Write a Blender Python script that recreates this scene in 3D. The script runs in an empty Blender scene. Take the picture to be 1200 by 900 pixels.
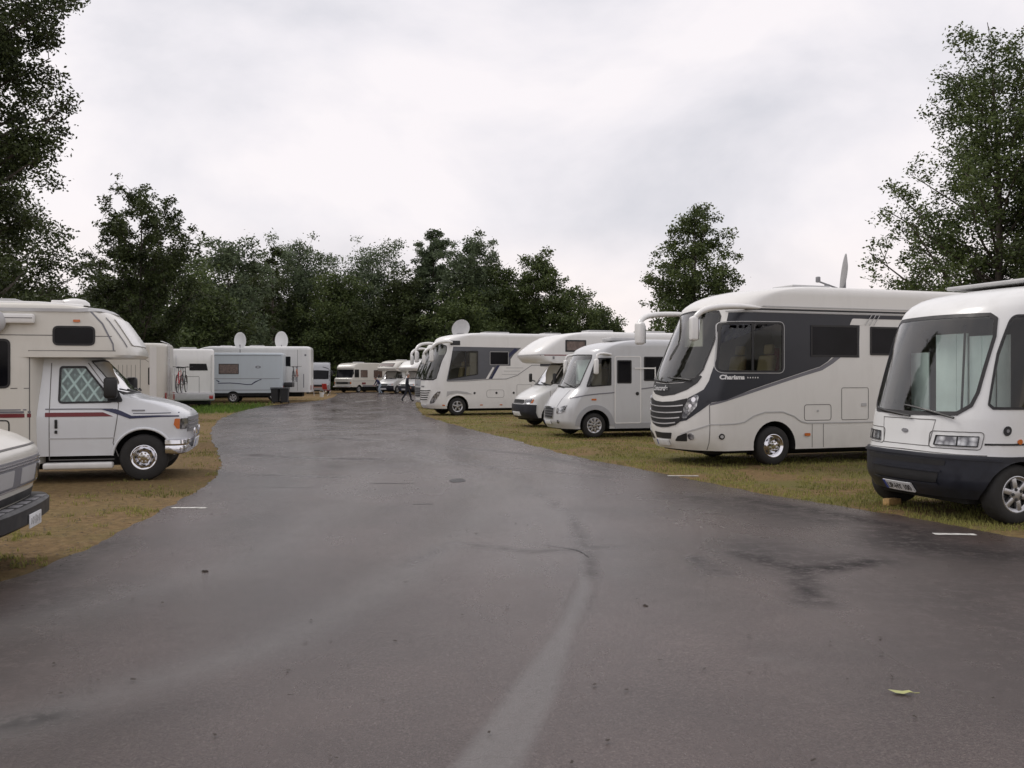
import bpy, bmesh, math, random
import numpy as np
from mathutils import Vector, Matrix
from mathutils.geometry import tessellate_polygon
random.seed(7); rng=np.random.default_rng(7)
scene=bpy.context.scene; COL=scene.collection
PI=math.pi
def R(d): return math.radians(d)
def pchip(pts):
    xs=[p[0] for p in pts]; ys=[p[1] for p in pts]; n=len(xs)
    h=[xs[i+1]-xs[i] for i in range(n-1)]; d=[(ys[i+1]-ys[i])/h[i] for i in range(n-1)]
    m=[0]*n
    if n==2: m=[d[0],d[0]]
    else:
        m[0]=d[0]; m[-1]=d[-1]
        for i in range(1,n-1):
            if d[i-1]*d[i]<=0: m[i]=0
            else:
                w1=2*h[i]+h[i-1]; w2=h[i]+2*h[i-1]
                m[i]=(w1+w2)/(w1/d[i-1]+w2/d[i])
    def f(x):
        if x<=xs[0]: return ys[0]
        if x>=xs[-1]: return ys[-1]
        i=0
        while x>xs[i+1]: i+=1
        t=(x-xs[i])/h[i]
        return ((1+2*t)*(1-t)**2*ys[i]+t*(1-t)**2*h[i]*m[i]+t*t*(3-2*t)*ys[i+1]+t*t*(t-1)*h[i]*m[i+1])
    return f
class Shell:
    """Vehicle skin: nose profile xf(z), half width w(z), superelliptic plan of the front."""
    def __init__(s, L, W, nose, D=.4, n=2.6, wprof=None, r=.12, rear_r=.12, rear=None):
        s.L=L; s.W0=W; s.nose=nose; s.xf=pchip(nose); s.D=D; s.n=n; s.r=r; s.rr=rear_r
        s.wp=pchip(wprof) if wprof else (lambda z: W)
        s.wprof=wprof; s.z0=nose[0][0]; s.zt=nose[-1][0]; s.K=W+.45*D
        s.rear=pchip(rear) if rear else (lambda z:-L)
    def sf(s,q,z):
        sg=1 if q>=0 else -1; a=abs(q)/s.K; W=s.wp(z); xf=s.xf(z)
        if a<=1:
            th=a*math.pi/2
            y=W*max(0,math.sin(th))**(2/s.n); x=xf-s.D+s.D*max(0,math.cos(th))**(2/s.n)
        else: x=xf-s.D-(a-1)*s.K; y=W
        return (x,sg*y,z)
    def q_side(s,x,z,sg=1):
        xc=s.xf(z)-s.D
        if x>xc:
            c=min(1,(x-xc)/s.D); th=math.acos(c**(s.n/2)); q=th/(math.pi/2)*s.K
        else: q=s.K+xc-x
        return sg*q
    def q_front(s,y,z):
        r=min(1,abs(y)/s.wp(z)); th=math.asin(r**(s.n/2)); return (1 if y>=0 else -1)*th/(math.pi/2)*s.K
    def at(s,mode,u,z,off=0.):
        if mode=='rear': return (s.rear(z)-off,u,z)
        if mode=='sideL': q=s.q_side(u,z,1)
        elif mode=='sideR': q=s.q_side(u,z,-1)
        elif mode=='front': q=s.q_front(u,z)
        else: q=u
        p=s.sf(q,z)
        if off==0: return p
        e=.012
        a=s.sf(q-e,z); b=s.sf(q+e,z); c=s.sf(q,max(s.z0,z-e)); d=s.sf(q,min(s.zt,z+e))
        t1=[b[i]-a[i] for i in range(3)]; t2=[d[i]-c[i] for i in range(3)]
        n=(t1[1]*t2[2]-t1[2]*t2[1], t1[2]*t2[0]-t1[0]*t2[2], t1[0]*t2[1]-t1[1]*t2[0])
        l=math.sqrt(sum(k*k for k in n)) or 1
        if n[0]*.3+n[1]*p[1]/s.W0<0 : l=-l
        return tuple(p[i]+off*n[i]/l for i in range(3))
# ---------------------------------------------------------------- materials
def newmat(name):
    m=bpy.data.materials.new(name); m.use_nodes=True
    nt=m.node_tree; b=nt.nodes['Principled BSDF']
    return m,nt,b
def N(nt,t,**k):
    n=nt.nodes.new(t)
    for a,v in k.items():
        if a.startswith('i_'): n.inputs[a[2:].replace('_',' ')].default_value=v
        else: setattr(n,a,v)
    return n
def pmat(name,col,rough=.5,metal=0.,coat=0.,var=.06,scale=6.,bump=0.,spec=.5,trans=0.,rv=.08):
    m,nt,b=newmat(name); L=nt.links
    tc=N(nt,'ShaderNodeTexCoord'); nz=N(nt,'ShaderNodeTexNoise'); nz.inputs['Scale'].default_value=scale; nz.inputs['Detail'].default_value=6
    L.new(tc.outputs['Object'],nz.inputs['Vector'])
    mr=N(nt,'ShaderNodeMapRange'); mr.inputs['From Min'].default_value=.3; mr.inputs['From Max'].default_value=.7
    mr.inputs['To Min'].default_value=1-var; mr.inputs['To Max'].default_value=1+var
    L.new(nz.outputs['Fac'],mr.inputs['Value'])
    mx=N(nt,'ShaderNodeMix',data_type='RGBA',blend_type='MULTIPLY'); mx.inputs['Factor'].default_value=1
    mx.inputs[6].default_value=(*col,1); L.new(mr.outputs['Result'],mx.inputs[7]); L.new(mx.outputs[2],b.inputs['Base Color'])
    m2=N(nt,'ShaderNodeMapRange'); m2.inputs['From Min'].default_value=.3; m2.inputs['From Max'].default_value=.7
    m2.inputs['To Min'].default_value=max(0,rough-rv*rough*2); m2.inputs['To Max'].default_value=min(1,rough+rv*2*rough)
    L.new(nz.outputs['Fac'],m2.inputs['Value']); L.new(m2.outputs['Result'],b.inputs['Roughness'])
    b.inputs['Metallic'].default_value=metal; b.inputs['Coat Weight'].default_value=coat; b.inputs['Coat Roughness'].default_value=.08
    b.inputs['Specular IOR Level'].default_value=spec
    if bump:
        bp=N(nt,'ShaderNodeBump'); bp.inputs['Strength'].default_value=bump; bp.inputs['Distance'].default_value=.01
        L.new(nz.outputs['Fac'],bp.inputs['Height']); L.new(bp.outputs['Normal'],b.inputs['Normal'])
    return m
def paint(name,col,rough=.32,coat=.4,dirt=(.22,.2,.16),streak=.25):
    """vehicle paint: soft orange-peel unevenness, rain streaks of dirt"""
    m,nt,b=newmat(name); L=nt.links
    tc=N(nt,'ShaderNodeTexCoord'); mp=N(nt,'ShaderNodeMapping'); mp.inputs['Scale'].default_value=(3,3,.8)
    L.new(tc.outputs['Object'],mp.inputs['Vector'])
    n1=N(nt,'ShaderNodeTexNoise'); n1.inputs['Scale'].default_value=1.6; n1.inputs['Detail'].default_value=7; n1.inputs['Roughness'].default_value=.65
    L.new(mp.outputs[0],n1.inputs['Vector'])
    cr=N(nt,'ShaderNodeMapRange'); cr.inputs['From Min'].default_value=.48; cr.inputs['From Max'].default_value=.8; cr.inputs['To Max'].default_value=streak*.45
    L.new(n1.outputs['Fac'],cr.inputs['Value'])
    # road grime low on the body (a real stain that stays with the vehicle)
    sx=N(nt,'ShaderNodeSeparateXYZ'); L.new(tc.outputs['Object'],sx.inputs[0])
    lo=N(nt,'ShaderNodeMapRange'); lo.inputs['From Min'].default_value=.75; lo.inputs['From Max'].default_value=.25; lo.inputs['To Max'].default_value=.35
    L.new(sx.outputs['Z'],lo.inputs['Value'])
    n3=N(nt,'ShaderNodeTexNoise'); n3.inputs['Scale'].default_value=5; n3.inputs['Detail'].default_value=8; L.new(tc.outputs['Object'],n3.inputs['Vector'])
    ml=N(nt,'ShaderNodeMath',operation='MULTIPLY'); L.new(lo.outputs[0],ml.inputs[0]); L.new(n3.outputs['Fac'],ml.inputs[1])
    ad=N(nt,'ShaderNodeMath',operation='ADD',use_clamp=True); L.new(cr.outputs[0],ad.inputs[0]); L.new(ml.outputs[0],ad.inputs[1])
    mx=N(nt,'ShaderNodeMix',data_type='RGBA'); mx.inputs[6].default_value=(*col,1); mx.inputs[7].default_value=(*dirt,1)
    L.new(ad.outputs[0],mx.inputs['Factor']); L.new(mx.outputs[2],b.inputs['Base Color'])
    rr=N(nt,'ShaderNodeMapRange'); rr.inputs['To Min'].default_value=rough; rr.inputs['To Max'].default_value=.75
    L.new(ad.outputs[0],rr.inputs['Value']); L.new(rr.outputs[0],b.inputs['Roughness'])
    b.inputs['Coat Weight'].default_value=coat; b.inputs['Coat Roughness'].default_value=.12
    n2=N(nt,'ShaderNodeTexNoise'); n2.inputs['Scale'].default_value=2.2; n2.inputs['Detail'].default_value=2; L.new(tc.outputs['Object'],n2.inputs['Vector'])
    bp=N(nt,'ShaderNodeBump'); bp.inputs['Strength'].default_value=.25; bp.inputs['Distance'].default_value=.012
    L.new(n2.outputs['Fac'],bp.inputs['Height']); L.new(bp.outputs[0],b.inputs['Normal']); L.new(bp.outputs[0],b.inputs['Coat Normal'])
    return m
def glassmat(name,tint,boost=1.6):
    m,nt,b=newmat(name); L=nt.links; nt.nodes.remove(b)
    out=[n for n in nt.nodes if n.type=='OUTPUT_MATERIAL'][0]
    tr=N(nt,'ShaderNodeBsdfTransparent'); tr.inputs[0].default_value=(*tint,1)
    gl=N(nt,'ShaderNodeBsdfGlossy'); gl.inputs['Roughness'].default_value=.03
    fr=N(nt,'ShaderNodeFresnel'); fr.inputs['IOR'].default_value=1.5
    mu=N(nt,'ShaderNodeMath',operation='MULTIPLY',use_clamp=True); mu.inputs[1].default_value=boost; L.new(fr.outputs[0],mu.inputs[0])
    mx=N(nt,'ShaderNodeMixShader'); L.new(mu.outputs[0],mx.inputs[0]); L.new(tr.outputs[0],mx.inputs[1]); L.new(gl.outputs[0],mx.inputs[2])
    L.new(mx.outputs[0],out.inputs['Surface'])
    return m
M={}
M['white']=paint('white_paint',(.78,.775,.755))
M['white2']=paint('aged_white_paint',(.74,.745,.735),streak=.3)
M['cream']=paint('cream_paint',(.66,.64,.58),streak=.3)
M['ivory']=paint('ivory_paint',(.72,.71,.68),streak=.2)
M['silverwhite']=paint('pale_silver_paint',(.55,.56,.57),rough=.3)
M['silver']=paint('silver_paint',(.36,.37,.39),rough=.3)
M['bluegrey']=paint('pale_blue_grey_paint',(.50,.56,.60))
M['fordwhite']=paint('bright_white_paint',(.70,.72,.74),coat=.6,streak=.15)
M['anth']=paint('anthracite_paint',(.018,.020,.028),rough=.35,coat=.05,streak=.03)
M['band']=pmat('grey_window_band',(.10,.105,.12),.35)
M['navy']=pmat('navy_stripe',(.018,.022,.07),.35)
M['maroon']=pmat('maroon_stripe',(.16,.015,.02),.4)
M['stripe_grey']=pmat('grey_stripe',(.17,.17,.19),.4)
M['darkplastic']=pmat('dark_blue_black_bumper_plastic',(.012,.014,.022),.42,var=.2,scale=9)
M['black']=pmat('black_plastic',(.012,.012,.013),.45)
M['rubber']=pmat('rubber',(.022,.021,.02),.8,var=.25,scale=20,bump=.3)
M['gasket']=pmat('window_rubber',(.014,.013,.014),.5)
M['well']=pmat('wheel_well',(.012,.012,.012),.9)
M['inside']=pmat('interior_lining',(.30,.28,.24),.8)
M['seat']=pmat('seat_cloth',(.42,.34,.20),.9,bump=.2,scale=30)
M['redcloth']=pmat('wine_red_cloth',(.16,.01,.02),.9)
M['curtain']=pmat('curtain_cloth',(.55,.50,.42),.9)
M['blind']=pmat('silver_thermal_blind',(.80,.86,.84),.5,metal=.0,var=.1,scale=3,bump=.3)
M['dash']=pmat('dashboard',(.05,.05,.055),.7)
M['chrome']=pmat('chrome',(.75,.75,.78),.12,metal=1,var=.04,scale=12)
M['rim']=pmat('wheel_rim_silver',(.48,.48,.49),.3,metal=.8,var=.12,scale=14)
M['rimdark']=pmat('rim_recess',(.03,.03,.03),.6)
M['grey']=pmat('grey_plastic',(.22,.22,.23),.5)
M['ltgrey']=pmat('light_grey_plastic',(.45,.45,.45),.45)
M['gap']=pmat('panel_gap',(.13,.125,.12),.7)
M['alu']=pmat('aluminium',(.6,.6,.61),.35,metal=.7)
M['orange']=pmat('amber_lens',(.55,.14,.02),.2,coat=.5)
M['red']=pmat('red_lens',(.35,.015,.015),.25,coat=.5)
M['dkglass']=pmat('dark_tinted_glass',(.009,.009,.011),.07,coat=0.,var=.3,scale=2,rv=.0,spec=.13)
M['curtglass']=pmat('window_with_drawn_curtain',(.13,.09,.075),.15,coat=.7,var=.35,scale=9)
M['glass']=glassmat('window_glass',(.86,.93,.90),2.0)
M['glassdark']=glassmat('smoked_window_glass',(.62,.64,.62),1.3)
M['text_w']=pmat('white_lettering',(.75,.75,.75),.4)
M['text_k']=pmat('black_lettering',(.015,.015,.018),.5)
M['plate']=pmat('plate_white',(.72,.73,.74),.4)
M['blue']=pmat('plate_blue',(.02,.06,.35),.4)
M['bin']=pmat('bin_plastic',(.022,.024,.028),.55,var=.15)
M['wood']=pmat('raw_wood',(.42,.27,.11),.8,var=.25,scale=25)
M['linemark']=pmat('road_marking_paint',(.52,.51,.48),.6,var=.35,scale=18,bump=.3)
M['leafy']=pmat('fallen_leaf',(.36,.37,.15),.6)
M['crack']=pmat('crack_filler',(.012,.011,.011),.5)
M['debris']=pmat('twigs_and_grit',(.03,.022,.016),.85)
def lens(name):
    m,nt,b=newmat(name); L=nt.links
    tc=N(nt,'ShaderNodeTexCoord'); w=N(nt,'ShaderNodeTexVoronoi'); w.inputs['Scale'].default_value=14; L.new(tc.outputs['Object'],w.inputs['Vector'])
    cr=N(nt,'ShaderNodeValToRGB'); cr.color_ramp.elements[0].color=(.75,.76,.76,1); cr.color_ramp.elements[1].color=(.10,.10,.11,1); cr.color_ramp.elements[1].position=.75
    L.new(w.outputs['Distance'],cr.inputs[0]); L.new(cr.outputs[0],b.inputs['Base Color'])
    b.inputs['Metallic'].default_value=.75; b.inputs['Roughness'].default_value=.16; b.inputs['Coat Weight'].default_value=1
    return m
M['lamp']=lens('headlamp_lens')
def quilt(name):
    m,nt,b=newmat(name); L=nt.links
    tc=N(nt,'ShaderNodeTexCoord'); acc=[]
    for ang in (35,-35):
        mp=N(nt,'ShaderNodeMapping'); mp.inputs['Rotation'].default_value=(0,R(ang),0); mp.inputs['Scale'].default_value=(6,1,6)
        L.new(tc.outputs['Object'],mp.inputs['Vector']); w=N(nt,'ShaderNodeTexWave'); w.wave_profile='SIN'; w.bands_direction='X'
        w.inputs['Scale'].default_value=.32; w.inputs['Distortion'].default_value=.35; L.new(mp.outputs[0],w.inputs['Vector']); acc.append(w.outputs['Fac'])
    mn=N(nt,'ShaderNodeMath',operation='MINIMUM'); L.new(acc[0],mn.inputs[0]); L.new(acc[1],mn.inputs[1])
    cr=N(nt,'ShaderNodeValToRGB'); cr.color_ramp.elements[0].color=(.62,.72,.70,1); cr.color_ramp.elements[0].position=.05; cr.color_ramp.elements[1].color=(.30,.37,.36,1); cr.color_ramp.elements[1].position=.16
    L.new(mn.outputs[0],cr.inputs[0]); L.new(cr.outputs[0],b.inputs['Base Color']); b.inputs['Metallic'].default_value=.35; b.inputs['Roughness'].default_value=.35
    bp=N(nt,'ShaderNodeBump'); bp.inputs['Strength'].default_value=1; bp.inputs['Distance'].default_value=.03; L.new(mn.outputs[0],bp.inputs['Height']); L.new(bp.outputs[0],b.inputs['Normal'])
    return m
M['quilt']=quilt('quilted_silver_screen')
def leafmat(name,c1,c2,tr=.25):
    m,nt,b=newmat(name); L=nt.links
    g=N(nt,'ShaderNodeNewGeometry'); cr=N(nt,'ShaderNodeValToRGB')
    e=cr.color_ramp.elements; e[0].color=(*c1,1); e[1].color=(*c2,1)
    k=e.new(.93); k.color=tuple(min(1,c*1.6) for c in c2)+(1,); e[1].position=.9 if e[1].position>.95 else e[1].position
    tc=N(nt,'ShaderNodeTexCoord'); nz=N(nt,'ShaderNodeTexNoise'); nz.inputs['Scale'].default_value=.7; nz.inputs['Detail'].default_value=3
    L.new(tc.outputs['Object'],nz.inputs['Vector'])
    mr=N(nt,'ShaderNodeMapRange'); mr.inputs['From Min'].default_value=.3; mr.inputs['From Max'].default_value=.7; mr.inputs['To Min'].default_value=-.3; mr.inputs['To Max'].default_value=.3
    L.new(nz.outputs['Fac'],mr.inputs['Value']); ad=N(nt,'ShaderNodeMath',operation='ADD',use_clamp=True)
    ml=N(nt,'ShaderNodeMath',operation='MULTIPLY'); ml.inputs[1].default_value=.75; L.new(g.outputs['Random Per Island'],ml.inputs[0])
    a2=N(nt,'ShaderNodeMath',operation='ADD'); a2.inputs[1].default_value=.12; L.new(ml.outputs[0],a2.inputs[0])
    L.new(a2.outputs[0],ad.inputs[0]); L.new(mr.outputs[0],ad.inputs[1]); L.new(ad.outputs[0],cr.inputs[0]); L.new(cr.outputs[0],b.inputs['Base Color'])
    b.inputs['Roughness'].default_value=.55; b.inputs['Specular IOR Level'].default_value=.25
    out=[n for n in nt.nodes if n.type=='OUTPUT_MATERIAL'][0]
    tl=N(nt,'ShaderNodeBsdfTranslucent'); L.new(cr.outputs[0],tl.inputs[0]); ms=N(nt,'ShaderNodeMixShader'); ms.inputs[0].default_value=tr
    L.new(b.outputs[0],ms.inputs[1]); L.new(tl.outputs[0],ms.inputs[2]); L.new(ms.outputs[0],out.inputs['Surface'])
    return m
M['leaf_dark']=leafmat('dark_green_leaves',(.020,.027,.011),(.048,.064,.021))
M['leaf_mid']=leafmat('mid_green_leaves',(.032,.050,.018),(.080,.105,.034))
M['leaf_willow']=leafmat('grey_green_leaves',(.040,.058,.032),(.100,.130,.070))
M['leaf_blue']=leafmat('blue_green_leaves',(.018,.032,.024),(.045,.072,.045))
M['grass']=leafmat('verge_grass',(.09,.105,.025),(.25,.24,.075),.35)
M['grassgreen']=leafmat('tall_green_grass',(.04,.08,.015),(.11,.17,.03),.35)
M['bark']=pmat('bark',(.075,.062,.05),.9,var=.35,scale=8,bump=.8)
M['skin']=pmat('skin',(.45,.26,.19),.6); M['hair']=pmat('grey_hair',(.35,.33,.30),.8); M['hairdk']=pmat('dark_hair',(.04,.03,.025),.8)
M['cloth_dk']=pmat('dark_navy_cloth',(.013,.015,.024),.9); M['jeans']=pmat('pale_jeans',(.30,.36,.42),.9); M['cloth_blue']=pmat('blue_jacket',(.03,.035,.09),.9)
M['shoe']=pmat('black_shoes',(.012,.012,.012),.6); M['redpaint']=pmat('red_paint',(.42,.02,.025),.35,coat=.5); M['orangep']=pmat('orange_paint',(.5,.11,.03),.4,coat=.3)
M['bikeblack']=pmat('black_frame_paint',(.02,.02,.022),.35)
# ---------------------------------------------------------------- helpers
def tag(o,label=None,cat=None,group=None,kind=None):
    if label: o['label']=label
    if cat: o['category']=cat
    if group: o['group']=group
    if kind: o['kind']=kind
    return o
def empty(name,loc,rz=0.,label=None,cat=None,group=None):
    o=bpy.data.objects.new(name,None); COL.objects.link(o); o.location=loc; o.rotation_euler=(0,0,rz); o.empty_display_size=.3
    return tag(o,label,cat,group)
def link(name,me,mats,parent=None,smooth=True,angle=35):
    for m in (mats if isinstance(mats,(list,tuple)) else [mats]): 
        if len(me.materials)<(len(mats) if isinstance(mats,(list,tuple)) else 1): me.materials.append(M[m] if isinstance(m,str) else m)
    if smooth and len(me.polygons):
        me.polygons.foreach_set('use_smooth',[True]*len(me.polygons))
        me.set_sharp_from_angle(angle=R(angle))
    o=bpy.data.objects.new(name,me); COL.objects.link(o)
    if parent: o.parent=parent
    return o
def build(name,bm,mats,parent=None,smooth=True,angle=35):
    me=bpy.data.meshes.new(name); bm.to_mesh(me); bm.free()
    return link(name,me,mats,parent,smooth,angle)
def children(o): return [c for c in bpy.data.objects if c.parent==o]
def copy_tree(o,parent=None):
    c=o.copy(); COL.objects.link(c); c.parent=parent
    for ch in children(o): copy_tree(ch,c)
    return c
def box(bm,cx,cy,cz,sx,sy,sz,bev=0.,rot=None,seg=2,mi=0):
    r=bmesh.ops.create_cube(bm,size=1); vs=r['verts']
    mt=Matrix.Translation((cx,cy,cz))@(rot.to_4x4() if rot else Matrix())@Matrix.Diagonal((sx,sy,sz,1))
    bmesh.ops.transform(bm,matrix=mt,verts=vs)
    fs=set(f for v in vs for f in v.link_faces)
    for f in fs: f.material_index=mi
    if bev:
        es=list(set(e for v in vs for e in v.link_edges)); bmesh.ops.bevel(bm,geom=es,offset=bev,segments=seg,affect='EDGES',profile=.5)
    return vs
def smooth_path(pts,n=4):
    P=[Vector(p) for p in pts]
    if len(P)<3: return P
    out=[]
    for i in range(len(P)-1):
        p0=P[max(0,i-1)];p1=P[i];p2=P[i+1];p3=P[min(len(P)-1,i+2)]
        for j in range(n):
            t=j/n
            out.append(.5*((2*p1)+(p2-p0)*t+(2*p0-5*p1+4*p2-p3)*t*t+(3*p1-p0-3*p2+p3)*t**3))
    out.append(P[-1]); return out
def tube(bm,pts,rad,seg=8,sm=0,flat=1.):
    """tube through points; rad scalar or list"""
    if sm:
        rl=rad if isinstance(rad,(list,tuple)) else [rad]*len(pts)
        P=smooth_path(pts,sm); rr=[]
        for i in range(len(pts)-1):
            for j in range(sm): rr.append(rl[i]+(rl[i+1]-rl[i])*j/sm)
        rr.append(rl[-1]) 
        if len(P)!=len(rr): rr=[rl[0]+(rl[-1]-rl[0])*i/(len(P)-1) for i in range(len(P))]
    else:
        P=[Vector(p) for p in pts]; rr=list(rad) if isinstance(rad,(list,tuple)) else [rad]*len(P)
    rings=[]; up=Vector((0,0,1)); prev=None
    for i,p in enumerate(P):
        t=(P[min(i+1,len(P)-1)]-P[max(i-1,0)])
        if t.length<1e-9: t=Vector((0,0,1))
        t.normalize()
        if prev is None:
            a=up if abs(t.z)<.9 else Vector((1,0,0)); u=t.cross(a).normalized()
        else: u=(prev-t*prev.dot(t)); u=u.normalized() if u.length>1e-6 else t.orthogonal().normalized()
        prev=u; v=t.cross(u)
        rings.append([bm.verts.new(p+rr[i]*(math.cos(2*PI*k/seg)*u+math.sin(2*PI*k/seg)*v*flat)) for k in range(seg)])
    for a,b in zip(rings,rings[1:]):
        for k in range(seg): bm.faces.new((a[k],a[(k+1)%seg],b[(k+1)%seg],b[k]))
    bm.faces.new(rings[0][::-1]); bm.faces.new(rings[-1])
def lathe(bm,prof,seg=28,axis='y',c=(0,0,0),close=False,mi=0):
    """prof: (r,h) list, revolved about axis through c"""
    rings=[]
    for r,h in prof:
        if r<1e-6:
            p={'y':(0,h,0),'z':(0,0,h),'x':(h,0,0)}[axis]; rings.append([bm.verts.new((c[0]+p[0],c[1]+p[1],c[2]+p[2]))]); continue
        ring=[]
        for k in range(seg):
            a=2*PI*k/seg; u,v=r*math.cos(a),r*math.sin(a)
            p={'y':(u,h,v),'z':(u,v,h),'x':(h,u,v)}[axis]; ring.append(bm.verts.new((c[0]+p[0],c[1]+p[1],c[2]+p[2])))
        rings.append(ring)
    if close: rings.append(rings[0])
    for a,b in zip(rings,rings[1:]):
        for k in range(seg):
            k2=(k+1)%seg
            if len(a)==1 and len(b)==1: continue
            if len(a)==1: f=bm.faces.new((a[0],b[k2],b[k]))
            elif len(b)==1: f=bm.faces.new((a[k],a[k2],b[0]))
            else: f=bm.faces.new((a[k],a[k2],b[k2],b[k]))
            f.material_index=mi
    bmesh.ops.recalc_face_normals(bm,faces=bm.faces)
# ---- 2D shapes
def rpoly(pts,r=.05,n=5):
    """rounded polygon; r scalar or per-corner list"""
    out=[]; m=len(pts)
    for i in range(m):
        p=Vector(pts[i]); a=Vector(pts[i-1])-p; b=Vector(pts[(i+1)%m])-p
        rr=r[i] if isinstance(r,(list,tuple)) else r
        la,lb=a.length,b.length
        if rr<=0 or la<1e-6 or lb<1e-6: out.append((p.x,p.y)); continue
        an=a.angle(b); 
        if an>PI-.02: out.append((p.x,p.y)); continue
        d=min(rr/math.tan(an/2),la*.48,lb*.48)
        s=p+a.normalized()*d; e=p+b.normalized()*d
        for k in range(n+1):
            t=k/n; q=s*(1-t)**2+p*2*t*(1-t)+e*t*t; out.append((q.x,q.y))
    return out
def rect(x0,z0,x1,z1,r=.05): 
    x0,x1=min(x0,x1),max(x0,x1); z0,z1=min(z0,z1),max(z0,z1)
    return rpoly([(x0,z0),(x1,z0),(x1,z1),(x0,z1)],r) if r>0 else [(x0,z0),(x1,z0),(x1,z1),(x0,z1)]
def mirror(half):
    """half outline with u>=0 from bottom centre to top centre -> whole"""
    return half+[(-u,z) for u,z in reversed(half) if u>1e-4]
def area(p): return .5*sum(p[i-1][0]*p[i][1]-p[i][0]*p[i-1][1] for i in range(len(p)))
def inset(p,d):
    s=1 if area(p)>0 else -1; n=len(p); q=[]
    for i in range(n):
        a,b,c=Vector(p[i-1]),Vector(p[i]),Vector(p[(i+1)%n])
        e1=(b-a); e2=(c-b)
        if e1.length<1e-7: e1=e2
        if e2.length<1e-7: e2=e1
        n1=Vector((-e1.y,e1.x)).normalized()*s; n2=Vector((-e2.y,e2.x)).normalized()*s
        m=n1+n2
        if m.length<1e-6: m=n1
        m.normalize(); k=max(.35,m.dot(n1)); v=b+m*d/k; q.append((v.x,v.y))
    return q
def subdiv2d(bm,step):
    us=[v.co.x for v in bm.verts]; vs=[v.co.y for v in bm.verts]
    for ax,lo,hi in ((0,min(us),max(us)),(1,min(vs),max(vs))):
        st=step[ax]
        k=math.ceil((lo+1e-4)/st)
        while k*st<hi-1e-4:
            co=Vector((0,0,0)); co[ax]=k*st; no=Vector((0,0,0)); no[ax]=1
            bmesh.ops.bisect_plane(bm,geom=bm.verts[:]+bm.edges[:]+bm.faces[:],plane_co=co,plane_no=no,dist=1e-6); k+=1
def flat_to_shell(bm,sh,mode,off,depth,step):
    subdiv2d(bm,step)
    bmesh.ops.remove_doubles(bm,verts=bm.verts[:],dist=1e-5)
    bmesh.ops.triangulate(bm,faces=[f for f in bm.faces if len(f.verts)>4])
    back={}
    fs=list(bm.faces); uv={v:(v.co.x,v.co.y) for v in bm.verts}
    for v,(u,z) in uv.items(): v.co=Vector(sh.at(mode,u,z,off))
    bnd=[e for e in bm.edges if len(e.link_faces)==1]
    def low(v):
        if v not in back: back[v]=bm.verts.new(sh.at(mode,*uv[v],off-depth))
        return back[v]
    for e in bnd:
        a,b=e.verts; bm.faces.new((a,b,low(b),low(a)))
    return fs,uv,low
def clean2d(p):
    out=[]
    for q in p:
        if not out or (abs(q[0]-out[-1][0])+abs(q[1]-out[-1][1]))>1e-4: out.append(q)
    if abs(out[0][0]-out[-1][0])+abs(out[0][1]-out[-1][1])<=1e-4: out.pop()
    return out
def add_patch(bmt,sh,mode,poly,off=.006,depth=.012,hole=None,step=(.1,.1),closed=False,mi=0,holes=()):
    bm=bmesh.new()
    if hole is None:
        loops=[clean2d(poly)]+[clean2d(h) for h in holes]; flat=[p for l in loops for p in l]
        vs=[bm.verts.new((u,z,0)) for u,z in flat]
        for t in tessellate_polygon([[Vector((u,z,0)) for u,z in l] for l in loops]):
            a,b,c=(flat[i] for i in t)
            if abs((b[0]-a[0])*(c[1]-a[1])-(c[0]-a[0])*(b[1]-a[1]))>1e-8: bm.faces.new([vs[i] for i in t])
        bmesh.ops.recalc_face_normals(bm,faces=bm.faces[:])
    else:
        a=[bm.verts.new((u,z,0)) for u,z in poly]; b=[bm.verts.new((u,z,0)) for u,z in hole]; n=len(a)
        for i in range(n): bm.faces.new((a[i],a[(i+1)%n],b[(i+1)%n],b[i]))
    fs,uv,low=flat_to_shell(bm,sh,mode,off,depth,step)
    if closed:
        for f in fs: bm.faces.new([low(v) for v in reversed(f.verts)])
    bmesh.ops.recalc_face_normals(bm,faces=bm.faces[:])
    # outward check
    c=fs[0].calc_center_median(); tgt=Vector((-sh.L/2 if mode!='rear' else 0,0,c.z))
    if fs[0].normal.dot(c-tgt)<0: bmesh.ops.reverse_faces(bm,faces=bm.faces[:])
    for f in bm.faces: f.material_index=mi
    me=bpy.data.meshes.new('tmp'); bm.to_mesh(me); bm.free(); bmt.from_mesh(me); bpy.data.meshes.remove(me)
def patch(name,sh,mode,poly,mat,parent,off=.006,depth=.012,hole=None,step=(.1,.1),angle=35,holes=()):
    bm=bmesh.new(); add_patch(bm,sh,mode,poly,off,depth,hole,step,holes=holes); return build(name,bm,mat,parent,angle=angle)
def ribbon(pts,w,closed=False):
    """polyline -> list of quads (2D)"""
    n=len(pts); L=[];Rr=[]
    for i in range(n):
        a=Vector(pts[i-1] if (i>0 or closed) else pts[i]); b=Vector(pts[i]); c=Vector(pts[(i+1)%n] if (i<n-1 or closed) else pts[i])
        t=(c-a); t=t.normalized() if t.length>1e-9 else Vector((1,0)); nn=Vector((-t.y,t.x))*w/2
        L.append(b+nn); Rr.append(b-nn)
    return [(L[i],Rr[i],Rr[(i+1)%n],L[(i+1)%n]) for i in range(n if closed else n-1)]
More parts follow.
